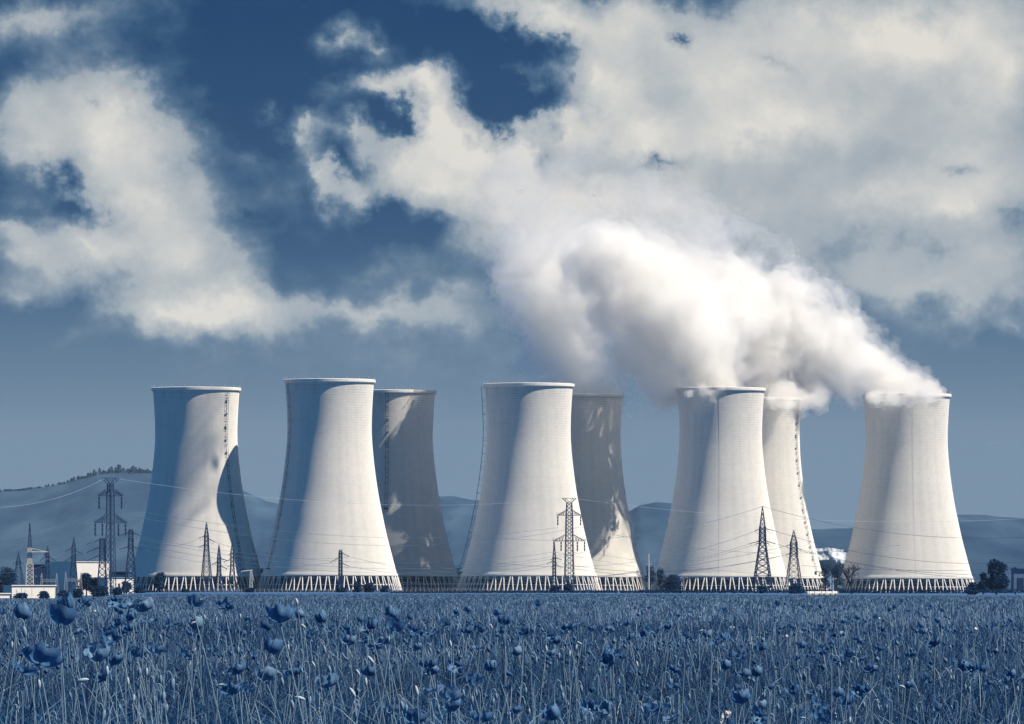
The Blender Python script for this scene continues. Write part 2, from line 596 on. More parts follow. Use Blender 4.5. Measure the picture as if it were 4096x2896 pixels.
for (px, Y, foot, k_, wf, la, lz, kind_, lab) in TOWERS:
    X = at(px, Y)
    s_ = k_ * Y / 4028.0
    g = (HZ - foot) / F * Y + EYE - 10.1 * s_
    t = empty('cooling_tower', (X, Y, g))
    t.scale = (wf * s_, wf * s_, s_)
    tag(t, lab, 'cooling tower', 'cooling towers of the power station')
    inst('shell', TM['shell'], t)
    inst('rim', TM['rim'], t)
    inst('basin', TM['basin'], t)
    inst('cooling_fill', TM['fill'], t)
    inst('ring_pipe', TM['pipe'], t)
    for k in range(48):
        a = 2 * math.pi * k / 48
        inst('leg', TM['leg_a'], t, rot=(0, 0, a))
        inst('leg', TM['leg_b'], t, rot=(0, 0, a))
    inst('ladder' if kind_ != 'pipe' else 'drain_pipe', ladder_mesh(lz, 124.5, kind_), t, rot=(0, 0, R(-90 + la)))

#STAGE3
# ------------------------------------------------------------------ ground (one sheet to the horizon)
def ground_obj():
    ys = [-30, 0, 5, 10, 14, 18, 24, 30, 40, 55, 75, 100, 140, 200, 300, 420, 600, 800, 1000, 1300, 1600, 2000, 2400, 2800, 3200, 3600, 4000, 4500, 5200, 6000, 7500, 9000, 12000, 16000, 22000, 30000]
    us = [-1.0, -.6, -.4, -.25, -.16, -.12, -.10] + [-.09 + .18 * i / 60 for i in range(61)] + [.10, .12, .16, .25, .4, .6, 1.0]
    V = []
    for y in ys:
        for u in us:
            x = u * (abs(y) + 60)
            V.append((x, y, ground_h(x, y)))
    n = len(us)
    fs = [(j * n + i, j * n + i + 1, (j + 1) * n + i + 1, (j + 1) * n + i) for j in range(len(ys) - 1) for i in range(n - 1)]
    m, N, p, out = material('meadow_soil', .95, .1)
    tc = N.add('ShaderNodeTexCoord')
    n1 = N.noise(N.mapping(tc.outputs['Object'], scale=(.03, .008, 1)), 1.0, 6, .6)
    N.link(N.ramp(n1, [(.3, (.012, .045, .12)), (.7, (.04, .10, .21))]), p.inputs['Base Color'])
    me = bpy.data.meshes.new('ground')
    me.from_pydata(V, [], fs)
    me.materials.append(m)
    for pl in me.polygons: pl.use_smooth = True
    o = link(bpy.data.objects.new('ground', me))
    tag(o, kind='structure')


ground_obj()
#STAGE4
# ------------------------------------------------------------------ hills, 9 to 15 km away
RIDGE = [(-2200, 2080), (-1000, 2030), (-300, 1985), (0, 1962), (80, 1958), (180, 1945), (260, 1930), (340, 1908), (400, 1893), (480, 1888), (600, 1886), (760, 1893), (900, 1925), (968, 1958), (1024, 1981), (1068, 2003), (1115, 2012), (1250, 2035), (1450, 2020), (1600, 1995),
         (1755, 1981), (1810, 1981), (1862, 1990), (1911, 1999), (2050, 2060), (2200, 2110), (2400, 2105), (2516, 2046), (2561, 2022), (2628, 2009), (2690, 2014), (2800, 2050), (3000, 2100), (3246, 2112), (3415, 2112), (3600, 2075), (3828, 2059), (3942, 2059), (4008, 2070), (4096, 2075), (4500, 2060), (5200, 2090), (6200, 2120)]


def ridge(px):
    if px <= RIDGE[0][0]: return RIDGE[0][1]
    for (a, ya), (b, yb) in zip(RIDGE[:-1], RIDGE[1:]):
        if px <= b:
            t = (px - a) / (b - a)
            t = t * t * (3 - 2 * t) * .5 + t * .5
            return ya + (yb - ya) * t
    return RIDGE[-1][1]


def hills_obj():
    Y0, Y1 = 8500.0, 15000.0
    cols = [-2200 + 8400 * i / 700 for i in range(701)]
    rows = 30
    V, fs = [], []
    for j in range(rows + 4):
        s = j / (rows - 1)
        for px in cols:
            Y = Y0 + (Y1 - Y0) * s
            X = (px - 2048) / F * Y1 * (.62 + .38 * s)
            top = (HZ - ridge(px)) / F * Y1
            if j < rows:
                k = s ** 1.25
                h = top * k + (mnoise.fractal(Vector((X * .0011, Y * .0009, 3.1)), 1.0, 2.0, 5)) * 7 * math.sin(math.pi * min(1, s)) 
                h += mnoise.fractal(Vector((X * .006, Y * .004, 1.7)), .8, 2.0, 4) * 3.0 * s
            else:
                h = top * (1 - .3 * (j - rows + 1))
            V.append((X, Y, max(-4, h)))
    n = len(cols)
    fs = [(j * n + i, j * n + i + 1, (j + 1) * n + i + 1, (j + 1) * n + i) for j in range(rows + 3) for i in range(n - 1)]
    m, N, p, out = material('hill_slopes', 1.0, .0)
    tc = N.add('ShaderNodeTexCoord')
    n1 = N.noise(N.mapping(tc.outputs['Object'], scale=(.006, .0003, .006)), 1.0, 7, .65)
    N.link(N.ramp(n1, [(.35, (.010, .026, .062)), (.55, (.024, .048, .088)), (.75, (.05, .085, .135))]), p.inputs['Base Color'])
    me = bpy.data.meshes.new('hills')
    me.from_pydata(V, [], fs)
    me.materials.append(m)
    for pl in me.polygons: pl.use_smooth = True
    tag(link(bpy.data.objects.new('hills', me)), kind='structure')


hills_obj()
#STAGE5
# ------------------------------------------------------------------ haze and steam
def haze():
    b = MB()
    b.box(-9000, 9000, -400, 24000, -12, 520)
    m = bpy.data.materials.new('haze')
    m.use_nodes = True
    N = NT(m.node_tree)
    out = N.add('ShaderNodeOutputMaterial')
    v = N.add('ShaderNodeVolumePrincipled')
    v.inputs['Color'].default_value = (.40, .62, .82, 1)
    v.inputs['Density'].default_value = HAZE_D
    v.inputs['Anisotropy'].default_value = 0.0
    N.link(v.outputs[0], out.inputs['Volume'])
    tag(b.build('haze', m), kind='stuff')


HAZE_D = 0.9e-5
STEAM_COL = (.922, .922, .918, 1)
haze()


def steam_mat(name, dens, noisy, lo=.42, hi=.62, scale=.03, zfade=None, col=None):
    m = bpy.data.materials.new(name)
    m.use_nodes = True
    N = NT(m.node_tree)
    out = N.add('ShaderNodeOutputMaterial')
    v = N.add('ShaderNodeVolumePrincipled')
    v.inputs['Color'].default_value = col or STEAM_COL
    v.inputs['Anisotropy'].default_value = 0.45
    if noisy:
        tc = N.add('ShaderNodeTexCoord')
        P = tc.outputs['Object']
        n = N.noise(P, scale, 6, .62, .5)
        d = N.remap(n, lo, hi, 0.0, dens)
        if zfade:
            sep = N.add('ShaderNodeSeparateXYZ'); N.link(P, sep.inputs[0])
            d = N.math('MULTIPLY', d, N.remap(sep.outputs[2], zfade[0], zfade[1], 1.0, zfade[2]))
        N.put(v.inputs['Density'], d)
    else:
        v.inputs['Density'].default_value = dens
    N.link(v.outputs[0], out.inputs['Volume'])
    return m


def puff_object(name, balls, mat, Y0, voxel=2.6, amps=((22, 7.0), (8, 3.0))):
    """balls: (x, y, r) in frame pixels/1.784 with an optional depth shift in metres; merged by voxel remeshing, then billowed"""
    V, fs = [], []
    import bmesh
    for bl in balls:
        bx, by, br = bl[:3]
        dy = bl[3] if len(bl) > 3 else 0.0
        Y = Y0 + dy
        c = Vector(at(bx * 1.784, Y, by * 1.784))
        r = br * 1.784 / F * Y
        bm = bmesh.new()
        bmesh.ops.create_icosphere(bm, subdivisions=3, radius=r)
        off = len(V)
        V.extend([tuple(v.co + c) for v in bm.verts])
        fs.extend([tuple(off + v.index for v in f.verts) for f in bm.faces])
        bm.free()
    me = bpy.data.meshes.new(name)
    me.from_pydata(V, [], fs)
    me.materials.append(mat)
    o = link(bpy.data.objects.new(name, me))
    rm = o.modifiers.new('merge', 'REMESH')
    rm.mode = 'VOXEL'
    rm.voxel_size = voxel
    rm.use_smooth_shade = True
    for k, (size, amp) in enumerate(amps):
        tx = bpy.data.textures.new('billow', 'CLOUDS')
        tx.noise_scale = size
        tx.noise_depth = 3 if k == 0 else 2
        dm = o.modifiers.new('billow', 'DISPLACE')
        dm.texture = tx
        dm.texture_coords = 'GLOBAL'
        dm.strength = amp * 2
        dm.mid_level = .5
    return o


ST_CORE = steam_mat('steam_core', .12, True, .32, .50, .035)
ST_MID = steam_mat('steam_mid', .075, True, .42, .56, .04, col=(.932, .934, .935, 1))
ST_SOFT = steam_mat('steam_soft', .065, True, .36, .54, .04, col=(.972, .971, .962, 1))
ST_THIN = steam_mat('steam_thin', .045, True, .48, .64, .05)
ST_HIGH = steam_mat('steam_high', .030, True, .38, .66, .022)
P8 = [(2082, 884, 42), (2036, 872, 56), (1990, 856, 68), (1930, 820, 84), (1860, 780, 96), (1800, 740, 104), (1850, 850, 56), (1790, 830, 76), (1740, 690, 104), (1700, 740, 104), (1962, 888, 24, -32), (2000, 897, 26, -33), (2040, 893, 26, -33), (2078, 886, 22, -31), (2104, 880, 15, -26), (1850, 885, 34), (1820, 903, 26)]
P7 = [(1706, 900, 54), (1722, 860, 62), (1700, 800, 96), (1660, 720, 120), (1610, 660, 110), (1735, 900, 30, -27), (1770, 903, 28, -27), (1800, 900, 34, -10), (1830, 888, 38), (1756, 880, 40, -18)]
P6 = [(1616, 872, 50), (1590, 820, 76), (1560, 750, 104), (1500, 680, 120), (1420, 640, 110), (1360, 580, 100), (1597, 880, 19, -33), (1600, 897, 12, -33), (1575, 873, 16, -31), (1548, 878, 10, -30), (1622, 868, 16, -31), (1560, 690, 90, 50), (1500, 640, 90, 50), (1600, 760, 80, 50), (1450, 600, 90, 50), (1640, 700, 80, 50), (1486, 850, 60), (1436, 780, 76), (1500, 884, 34), (1400, 700, 90)]  # deeper balls were added between the plumes to shade the half-hidden tower
P5 = [(1344, 874, 56), (1310, 862, 56, 8), (1262, 846, 60, 20), (1222, 816, 56, 22), (1322, 826, 70), (1290, 750, 90), (1250, 680, 96), (1220, 620, 90), (1236, 765, 62, 18), (1220, 690, 76, 22), (1190, 640, 76, 24), (1330, 700, 80, 10), (1300, 640, 100), (1170, 560, 66, -40), (1125, 600, 40, -44)]
V8 = [(1700, 620, 110), (1790, 640, 60), (1820, 660, 40), (1620, 560, 110), (1780, 905, 46), (1900, 880, 40), (1830, 640, 34), (1880, 690, 40), (1560, 620, 120)]
V7 = [(1500, 560, 150), (1400, 480, 130), (1290, 430, 110), (1180, 380, 80), (1120, 440, 70), (1350, 620, 130), (1230, 520, 120)]
V1 = [(1500, -480, 60), (1495, -400, 52), (1528, -335, 26), (1562, -470, 30), (1470, -300, 40)]  # unseen scrap added above the frame to cast shade on the leftmost tower
V5 = [(1190, 800, 44, 40), (1190, 690, 70, 40), (1150, 620, 70), (1240, 850, 26), (1300, 560, 110), (1500, 900, 34), (1450, 880, 44), (1560, 900, 24, -30)]
def grown(balls, f, jit=0.0):
    rnd = random.Random(5)
    return [(x + rnd.uniform(-jit, jit), y + rnd.uniform(-jit, jit), r * f, *rest) for x, y, r, *rest in balls]


AM = ((18, 6.0), (7, 3.6), (3.0, 1.7))
AMO = ((22, 8.0), (8, 5.0), (3.2, 2.2))
for bl, Y, lab in ((P8, 4230, 'steam plume leaving the rightmost tower and blown left'),
                   (P7, 4212, 'steam plume hiding the top of the tower second from right'),
                   (P6, 4112, 'steam plume spilling over the rim of the tower before it'),
                   (P5, 4226, 'upright steam plume behind the middle tower')):
    o = puff_object('steam_plume', grown(bl, .97), ST_SOFT if bl is P5 else ST_MID, Y, voxel=1.8, amps=AM)
    tag(o, lab, None, 'steam from the cooling towers', 'stuff')
    c = puff_object('core', grown(bl, .74), ST_SOFT if bl is P5 else ST_CORE, Y, voxel=1.8, amps=AM)
    c.parent = o
    c = puff_object('veil', grown([q for q in bl if q[2] > 45], 1.22, 6), ST_THIN, Y, voxel=2.4, amps=AMO)
    c.parent = o
for bl, Y, mt, lab in ((V8, 4226, ST_THIN, 'torn wisps of steam over the blown plume'),
                       (V7, 4160, ST_HIGH, 'high thin steam drifting up into the clouds'),
                       (V1, 3935, ST_THIN, 'unseen scrap of steam added above the frame to shade the leftmost tower'),
                       (V5, 4190, ST_THIN, 'thin ragged steam beside the upright plume')):
    o = puff_object('steam_wisps', bl, mt, Y, voxel=2.6, amps=((26, 10), (9, 6)))
    tag(o, lab, None, 'steam from the cooling towers', 'stuff')
#STAGE6
# ------------------------------------------------------------------ pylons
def lattice(b, levels, leg=.3, br=.17, square=True, xb=True):
    """levels: [(z, half width)]; four legs and crossed braces between the levels"""
    for (z0, w0), (z1, w1) in zip(levels[:-1], levels[1:]):
        c0 = [(-w0, -w0, z0), (w0, -w0, z0), (w0, w0, z0), (-w0, w0, z0)]
        c1 = [(-w1, -w1, z1), (w1, -w1, z1), (w1, w1, z1), (-w1, w1, z1)]
        for i in range(4):
            j = (i + 1) % 4
            b.bar(c0[i], c1[i], leg)
            b.bar(c0[i], c1[j], br)
            if xb:
                b.bar(c0[j], c1[i], br)
            b.bar(c1[i], c1[j], br)


def steps(z0, w0, z1, w1, n):
    return [(z0 + (z1 - z0) * i / n, w0 + (w1 - w0) * i / n) for i in range(n + 1)]


def insulator_mesh(L, r=.46):
    b = MB()
    prof = [(0.02, 0)]
    n = 3
    for k in range(n):
        z0, z1 = -L * (.04 + .93 * k / n), -L * (.04 + .93 * (k + .86) / n)
        prof += [(.10, z0), (r, z0 - .12), (r * .8, (z0 + z1) / 2), (r, z1 + .12), (.10, z1)]
    prof += [(.04, -L)]
    b.lathe(prof, 8)
    return b.mesh('insulator', M['steel'])


def frame_of(name, px, Y, base_py, label, rz=0.0, group=None):
    X, y, z = at(px, Y, base_py)
    z = ground_h(X, Y) if base_py is None else z
    o = empty(name, (X, Y, z), rz)
    tag(o, label, 'pylon', group)
    return o


def big_pylon(px, Y, top_py, base_py, label, rz, decks, q_=1.0):
    """tower with a flared earth-wire head and two arm decks"""
    mpp = Y / F
    t = frame_of('electricity_pylon', px, Y, base_py, label, rz, 'electricity pylons around the power station')
    H = (base_py - top_py) * mpp
    k = H / 51.3
    b = MB()
    lattice(b, steps(0, 2.6 * q_, 30.5 * k, 1.95 * q_, 11) + steps(30.5 * k, 1.95 * q_, 44.6 * k, 1.75 * q_, 7)[1:], leg=.32 if q_ < 1 else .42, br=.13 if q_ < 1 else .2)
    for w in (.55, -.55):
        b.bar((w * k, -1.9 * q_, 0), (w * k, -1.7 * q_, 44 * k), .18)
    b.build('mast', M['steel'], t)
    b = MB()
    lattice(b, steps(44.6 * k, 1.6 * q_, 49 * k, 1.35 * q_, 2), leg=.4, br=.24)
    hw = 3.9 * k
    for sy in (-1, 1):
        b.bar((-hw, sy * 1.2, H), (hw, sy * 1.2, H), .26)
        for sx in (-1, 1):
            b.bar((sx * hw, sy * 1.2, H), (sx * 1.3 * k, sy * 1.2, 49 * k), .24)
            b.bar((sx * hw * .6, sy * 1.2, H), (sx * 2.2 * k, sy * 1.2, 50 * k), .15)
            b.bar((sx * hw * .55, sy * 1.2, H), (0, sy * 1.2, 49.2 * k), .15)
        b.bar((-1.3 * k, sy * 1.2, 49 * k), (1.3 * k, sy * 1.2, 49 * k), .2)
    b.build('earth_wire_head', M['steel'], t)
    im = insulator_mesh(5.7 * k)
    for z, hw, rise, spots in ((decks[0], 6.9 * k, 2.8 * k, (-1, 1)), (decks[1], 9.1 * k, 3.8 * k, (-1, -.53, .53, 1))):
        b = MB()
        for sy in (-1, 1):
            y = sy * 1.1
            b.bar((-hw, y * .3, z), (hw, y * .3, z), .34)
            for sx in (-1, 1):
                b.bar((sx * hw, y * .3, z), (sx * 1.8 * k, y, z + rise), .26)
                b.bar((sx * hw, y * .3, z), (sx * hw, y * .3, z + 1.4 * k), .12)
                b.bar((sx * hw, y * .3, z + 1.4 * k), (sx * hw * .55, y * .3, z + 1.4 * k), .10)
                for q in (.3, .5, .7, .85):
                    x0 = sx * (1.8 * k + (hw - 1.8 * k) * q)
                    x1 = sx * (1.8 * k + (hw - 1.8 * k) * (q - .15))
                    b.bar((x0, y * .5, z), (x0, y * .5, z + rise * (1 - q)), .15)
                    b.bar((x0, y * .5, z), (x1, y * .5, z + rise * (1 - q + .15)), .15)
        b.build('crossarm', M['steel'], t)
        for sp in spots:
            inst('insulator', im, t, loc=(sp * (hw - .5), 0, z - .2))
    return t


def strain_pylon(px, Y, top_py, base_py, label, w0, w1, waist, arms, rz=.2, head='peak', mat=None, dense=False, group='electricity pylons around the power station', striped=False):
    """slender dead-end pylon; arms: (py, left px, right px, sag px) with strain insulators at their ends"""
    mpp = Y / F
    t = frame_of('electricity_pylon', px, Y, base_py, label, rz, group)
    H = (base_py - top_py) * mpp
    zw = (base_py - waist) * mpp
    mat = mat or M['steel']
    b = MB()
    n = max(4, int(zw / 2.6))
    lattice(b, steps(0, w0, zw, w1, n), leg=.5 if dense else .38, br=.27 if dense else .2)
    b.build('mast', mat, t)
    b = MB()
    za = zw
    if arms:
        za = max((base_py - a[0]) * mpp for a in arms) + 1.0
    lattice(b, steps(zw, w1, max(za, zw + 1), w1 * .85, max(2, int((za - zw) / 1.6))), leg=.6 if dense else .4, br=.34 if dense else .22)
    if head == 'peak':
        lattice(b, steps(max(za, zw + 1), w1 * .85, H - .6, .12, max(3, int((H - za) / 2.2))), leg=.3, br=.17)
        b.bar((0, 0, H - 1), (0, 0, H), .3)
        b.bar((-.7, 0, H - .1), (.7, 0, H - .1), .16)
    else:
        lattice(b, steps(max(za, zw + 1), w1 * .85, H, w1 * .8, 2), leg=.24, br=.13)
        for q in (-1, 1):
            b.bar((q * w1 * .8, 0, H), (q * w1 * .8, 0, H + .9), .14)
    b.build('tower_head', mat, t)
    for (py, lx, rx, sag) in arms:
        z = (base_py - py) * mpp
        for side, ex in ((-1, lx), (1, rx)):
            if not ex:
                continue
            L = abs(ex) * mpp
            b = MB()
            root = L * .38
            b.bar((side * w1 * .8, -.5, z), (side * root, 0, z + .15), .26)
            b.bar((side * w1 * .8, .5, z), (side * root, 0, z + .15), .26)
            b.bar((side * w1 * .8, 0, z + 1.3), (side * root, 0, z + .2), .16)
            b.build('crossarm', mat, t)
            b = MB()
            d = sag * mpp
            for q in (-.28, .28):
                b.bar((side * root, q, z + .1), (side * L, q, z - d), .34, .30)
            b.build('insulator', M['steel'], t)
            b = MB()
            pts = [Vector((side * (root + (L - root) * i / 6.0), .1, z - d * i / 6.0 - 1.6 * math.sin(math.pi * i / 6.0))) for i in range(7)]
            b.tube(pts, .05, 4)
            b.build('jumper_wire', M['wire'], t)
    return t


big_pylon(442, 2900, 1912, 2392, 'tall dark double-deck pylon standing left of the leftmost tower', .78, (43.9, 32.3), .66)
big_pylon(2277, 3780, 1993, 2362, 'large double-deck pylon in front of the right foot of the middle tower', .12, (42.1, 27.7))
SP = strain_pylon
SP(826, 3300, 2090, 2366, 'slim pointed pylon before the leftmost tower, tallest of the four there', 2.6, .95, 2190, [(2146, 30, 0, 6), (2158, 0, 34, 9), (2182, 34, 12, 7)], .3)
SP(876, 3400, 2179, 2366, 'shortest pointed pylon before the leftmost tower, arms at three heights', 1.9, .8, 2290, [(2236, 0, 34, 6), (2250, 30, 0, 9), (2266, 0, 34, 10)], .4)
SP(929, 3350, 2166, 2366, 'pointed pylon near the right side of the leftmost tower, second from the right there', 1.9, .8, 2270, [(2214, 14, 34, 5), (2240, 34, 12, 8), (2262, 20, 16, 5)], .2)
SP(957, 3420, 2161, 2366, 'thin pylon over the right edge of the leftmost tower', 1.2, .55, 2270, [(2216, 18, 22, 4), (2230, 18, 22, 4), (2244, 18, 22, 4)], .1)
SP(1362, 3500, 2200, 2366, 'straight flat-topped pylon before the second tower from the left', 1.05, .85, 2330, [(2216, 0, 34, 9), (2236, 40, 0, 14), (2256, 0, 34, 9)], .15, head='flat', dense=True)
SP(2217, 3600, 2168, 2362, 'narrow pointed pylon just left of the large pylon at the middle tower', 1.9, .8, 2310, [(2234, 14, 30, 5), (2248, 30, 12, 7), (2262, 12, 30, 6)], .2)
SP(3050, 3000, 2025, 2352, 'dark pointed pylon before the tower with spilling steam, thick black middle section', 4.0, 1.35, 2176, [(2117, 30, 48, 6), (2167, 52, 52, 8), (2172, 26, 26, 4)], .1, dense=True)
SP(3175, 3100, 2120, 2350, 'smaller pointed pylon right of the thick dark one, before two overlapping towers', 3.4, 1.6, 2226, [(2178, 30, 16, 6), (2193, 16, 32, 6), (2214, 32, 14, 6)], .15)
SP(191, 3000, 2186, 2378, 'thin grey pylon above the low white building at far left', 1.8, .7, 2300, [(2228, 30, 0, 14), (2232, 0, 34, 14)], .3)
SP(295, 3200, 2149, 2372, 'pointed grey pylon rising behind the dark hall', 2.0, .9, 2245, [(2196, 34, 0, 10), (2206, 0, 36, 10), (2232, 36, 0, 14)], .2)
SP(409, 2950, 2157, 2384, 'flat-topped dark pylon with three long left arms beside the tallest one', 2.4, 1.15, 2240, [(2164, 62, 0, 14), (2194, 62, 14, 16), (2226, 62, 20, 18)], .12, head='flat', dense=True)
SP(523, 2960, 2118, 2384, 'flat-topped dark pylon just left of the leftmost tower', 3.0, 1.05, 2200, [(2134, 44, 36, 8), (2190, 46, 46, 8)], .12, head='flat', dense=True)
SP(74, 3900, 2206, 2372, 'faint far pylon at the left edge behind dark trees', 3.6, 1.2, 2262, [(2250, 22, 22, 4)], .3)

# the banded mast at far left
X, Y, z = at(119, 2700, 2412)
t = tag(empty('banded_mast', (X, Y, z), .1), 'tall lattice mast with white and dark painted bands at far left', 'mast')
k = 2700 / F
for (p0, p1, mt, w_) in ((2412, 2256, 'white', 2.6), (2256, 2234, 'white', 1.6), (2234, 2210, 'steel', 1.5), (2210, 2192, 'white', 1.5), (2192, 2094, 'steel', 1.4)):
    b = MB()
    z0, z1 = (2412 - p0) * k, (2412 - p1) * k
    wa = w_ * .5 + (.35 if p0 == 2412 else 0)
    wb = .12 if p1 == 2094 else w_ * .5
    lattice(b, steps(z0, wa, z1, wb, max(2, int((z1 - z0) / 1.7))), leg=.34, br=.2)
    if mt == 'white' and p0 != 2412:
        b.box(-wa + .1, wa - .1, -.2, .2, z0, z1)
    b.build('mast_section', M[mt], t)
b = MB()
for y_ in (-.6, .6):
    b.bar((0, y_, (2412 - 2207) * k), (7.4, 0, (2412 - 2207) * k), .3)
    b.bar((.4, y_, (2412 - 2192) * k), (6.4, 0, (2412 - 2206) * k), .16)
b.build('crossarm', M['white'], t)
for q in (6.6, 7.0, 7.4):
    b = MB(); b.bar((q, 0, (2412 - 2209) * k), (q - 1.0, 0, (2412 - 2222) * k), .3); b.build('insulator', M['steel'], t)

# portal frames of the switchyard
for (xa, xb, yb, lab) in ((167, 227, 2318, 'pale switchyard portal frame right of the banded mast'), (263, 323, 2315, 'pale switchyard portal frame before the dark hall')):
    Y = 2750
    X0, _, z0 = at(xa, Y, 2378)
    X1 = at(xb, Y)
    k = Y / F
    t = tag(empty('portal_frame', ((X0 + X1) / 2, Y, z0)), lab, 'portal frame', 'switchyard portal frames')
    hw = (X1 - X0) / 2
    zb = (2378 - yb) * k
    for sx in (-1, 1):
        b = MB()
        for (za, wa), (zc, wc) in zip(steps(0, .75, zb + 2.6, .12, 9)[:-1], steps(0, .75, zb + 2.6, .12, 9)[1:]):
            for q in (-1, 1):
                b.bar((sx * hw + q * wa, 0, za), (sx * hw + q * wc, 0, zc), .16)
            b.bar((sx * hw - wa, 0, za), (sx * hw + wc, 0, zc), .12)
        b.build('post', M['pipe'], t)
    b = MB()
    for zz in (zb, zb - .9):
        b.bar((-hw, 0, zz), (hw, 0, zz), .16)
    for i in range(8):
        xa_ = -hw + 2 * hw * i / 8
        b.bar((xa_, 0, zb - .9 * (i % 2)), (xa_ + hw / 4, 0, zb - .9 * ((i + 1) % 2)), .12)
    b.build('beam', M['pipe'], t)

# white concrete pole
X, Y, z = at(2595, 3300, 2360)
t = tag(empty('power_pole', (X, Y, z)), 'thin white pole with two short brackets between two cooling towers', 'pole')
b = MB(); b.lathe([(.36, 0), (.30, 9), (.16, 17.6), (.02, 17.9)], 8); b.build('pole', M['white'], t)
for zz in (12.9, 14.0):
    b = MB(); b.bar((-1.4, 0, zz - 1.5), (1.6, 0, zz - 1.5), .2); b.bar((0, 0, zz), (1.6, 0, zz - 1.5), .12); b.build('bracket', M['white'], t)
    for q in (-1.3, 1.5):
        b = MB(); b.bar((q, 0, zz - 1.6), (q + .9, 0, zz - 3.4), .26); b.build('insulator', M['steel'], t)
# leaning gantry right of the leftmost tower
X, Y, z = at(1004, 3500, 2368)
t = tag(empty('gantry', (X, Y, z), .2), 'leaning grey gantry mast right of the leftmost tower', 'gantry')
b = MB(); lattice(b, steps(0, .8, 11, .5, 6), leg=.2, br=.12); b.build('mast', M['pipe'], t)
b = MB(); b.bar((-5, 0, 10.8), (.6, 0, 11.4), .5); b.bar((-5, 0, 10.8), (-6, 0, 8.6), .4); b.bar((0, 0, 11.4), (1.8, 0, 5.6), .2); b.build('boom', M['pipe'], t)

# ------------------------------------------------------------------ wires: sagging spans between points given as (px, py, Y)
def wire(a, c, sag, label, mat=None, r=.07, n=26):
    A, C = Vector(at(a[0], a[2], a[1])), Vector(at(c[0], c[2], c[1]))
    pts = []
    for i in range(n + 1):
        q = i / n
        p = A.lerp(C, q)
        p.z -= sag * 4 * q * (1 - q)
        pts.append(p)
    b = MB()
    b.tube(pts, r, 4)
    o = b.build('power_line', mat or M['wire'])
    tag(o, label, 'power line', 'power lines strung between the pylons')


WL = M['wire_light']
for (a, c, sag, lab, mt) in [
    ((-250, 2010, 2500), (418, 1914, 2900), 6, 'pale earth wire reaching the tallest left pylon from the left edge', WL),
    ((466, 1914, 2900), (2250, 1995, 3780), 7, 'pale earth wire from the tallest left pylon to the pylon at the middle tower', WL),
    ((2304, 1995, 3780), (4300, 2060, 4200), 8, 'pale earth wire leaving the middle pylon to the right', WL),
    ((398, 2031, 2900), (-250, 2140, 2500), 7, 'wire from the upper left arm of the tallest pylon', None),
    ((486, 2031, 2900), (2232, 2110, 3780), 9, 'upper wire between the two double-deck pylons', None),
    ((400, 2034, 2900), (2321, 2108, 3780), 13, 'second upper wire between the two double-deck pylons', None),
    ((384, 2139, 2900), (-250, 2230, 2500), 8, 'wire from the lower left arm of the tallest pylon', None),
    ((412, 2139, 2900), (-250, 2252, 2500), 9, 'lower wire running to the left edge', None),
    ((497, 2137, 2900), (2216, 2208, 3780), 9, 'lower wire between the two double-deck pylons', None),
    ((470, 2137, 2900), (2310, 2208, 3780), 12, 'lowest wire between the two double-deck pylons', None),
    ((384, 2139, 2900), (2339, 2208, 3780), 14, 'sagging lower wire between the two double-deck pylons', None),
    ((2324, 2108, 3780), (3600, 2180, 3900), 9, 'upper wire from the middle pylon to the right', None),
    ((2339, 2208, 3780), (4300, 2250, 4300), 12, 'lower wire from the middle pylon to the right', None),
    ((2216, 2208, 3780), (4300, 2262, 4300), 15, 'lowest wire from the middle pylon to the right', None),
    ((3024, 2123, 3000), (1900, 2240, 2700), 8, 'wire from the left arm of the thick dark pylon', None),
    ((3000, 2175, 3000), (1700, 2290, 2700), 8, 'lower wire from the left arm of the thick dark pylon', None),
    ((3024, 2176, 3000), (1700, 2262, 2600), 9, 'second lower wire left of the thick dark pylon', None),
    ((3098, 2123, 3000), (4400, 2210, 2900), 9, 'wire from the right arm of the thick dark pylon', None),
    ((3102, 2175, 3000), (4400, 2300, 2900), 7, 'lower wire from the right arm of the thick dark pylon', None),
    ((3050, 2026, 3000), (4400, 2120, 2900), 8, 'thin top wire to the right of the thick dark pylon', None),
    ((3050, 2026, 3000), (1800, 2130, 2700), 8, 'thin top wire to the left of the thick dark pylon', None),
    ((3145, 2184, 3100), (1600, 2330, 3000), 6, 'wire from the left arm of the smaller right pylon', None),
    ((3207, 2199, 3100), (4400, 2250, 3000), 8, 'wire from the right arm of the smaller right pylon', None),
    ((3143, 2220, 3100), (1500, 2345, 3000), 6, 'lower wire left of the smaller right pylon', None),
    ((3207, 2262, 3200), (4400, 2250, 3100), 3, 'low wire crossing the rightmost tower', None),
    ((860, 2168, 3300), (1396, 2226, 3500), 4, 'wire from the pointed pylon to the flat-topped one', None),
    ((796, 2152, 3300), (568, 2142, 2960), 4, 'short wire between the leftmost tower pylons', None),
    ((1396, 2226, 3500), (2187, 2255, 3600), 6, 'wire crossing the second tower toward the middle', None),
    ((1396, 2265, 3500), (2187, 2268, 3600), 5, 'lower wire crossing the second tower toward the middle', None),
    ((568, 2198, 2960), (1322, 2250, 3500), 5, 'wire from the flat-topped left pylon to the one at the second tower', None),
    ((2247, 2253, 3600), (3143, 2220, 3100), 6, 'wire from the narrow pylon to the smaller right pylon', None),
    ((2247, 2268, 3600), (4400, 2330, 3400), 8, 'lowest wire running right from the narrow pylon', None)]:
    wire(a, c, sag, lab, mt, .045 if mt else .07)

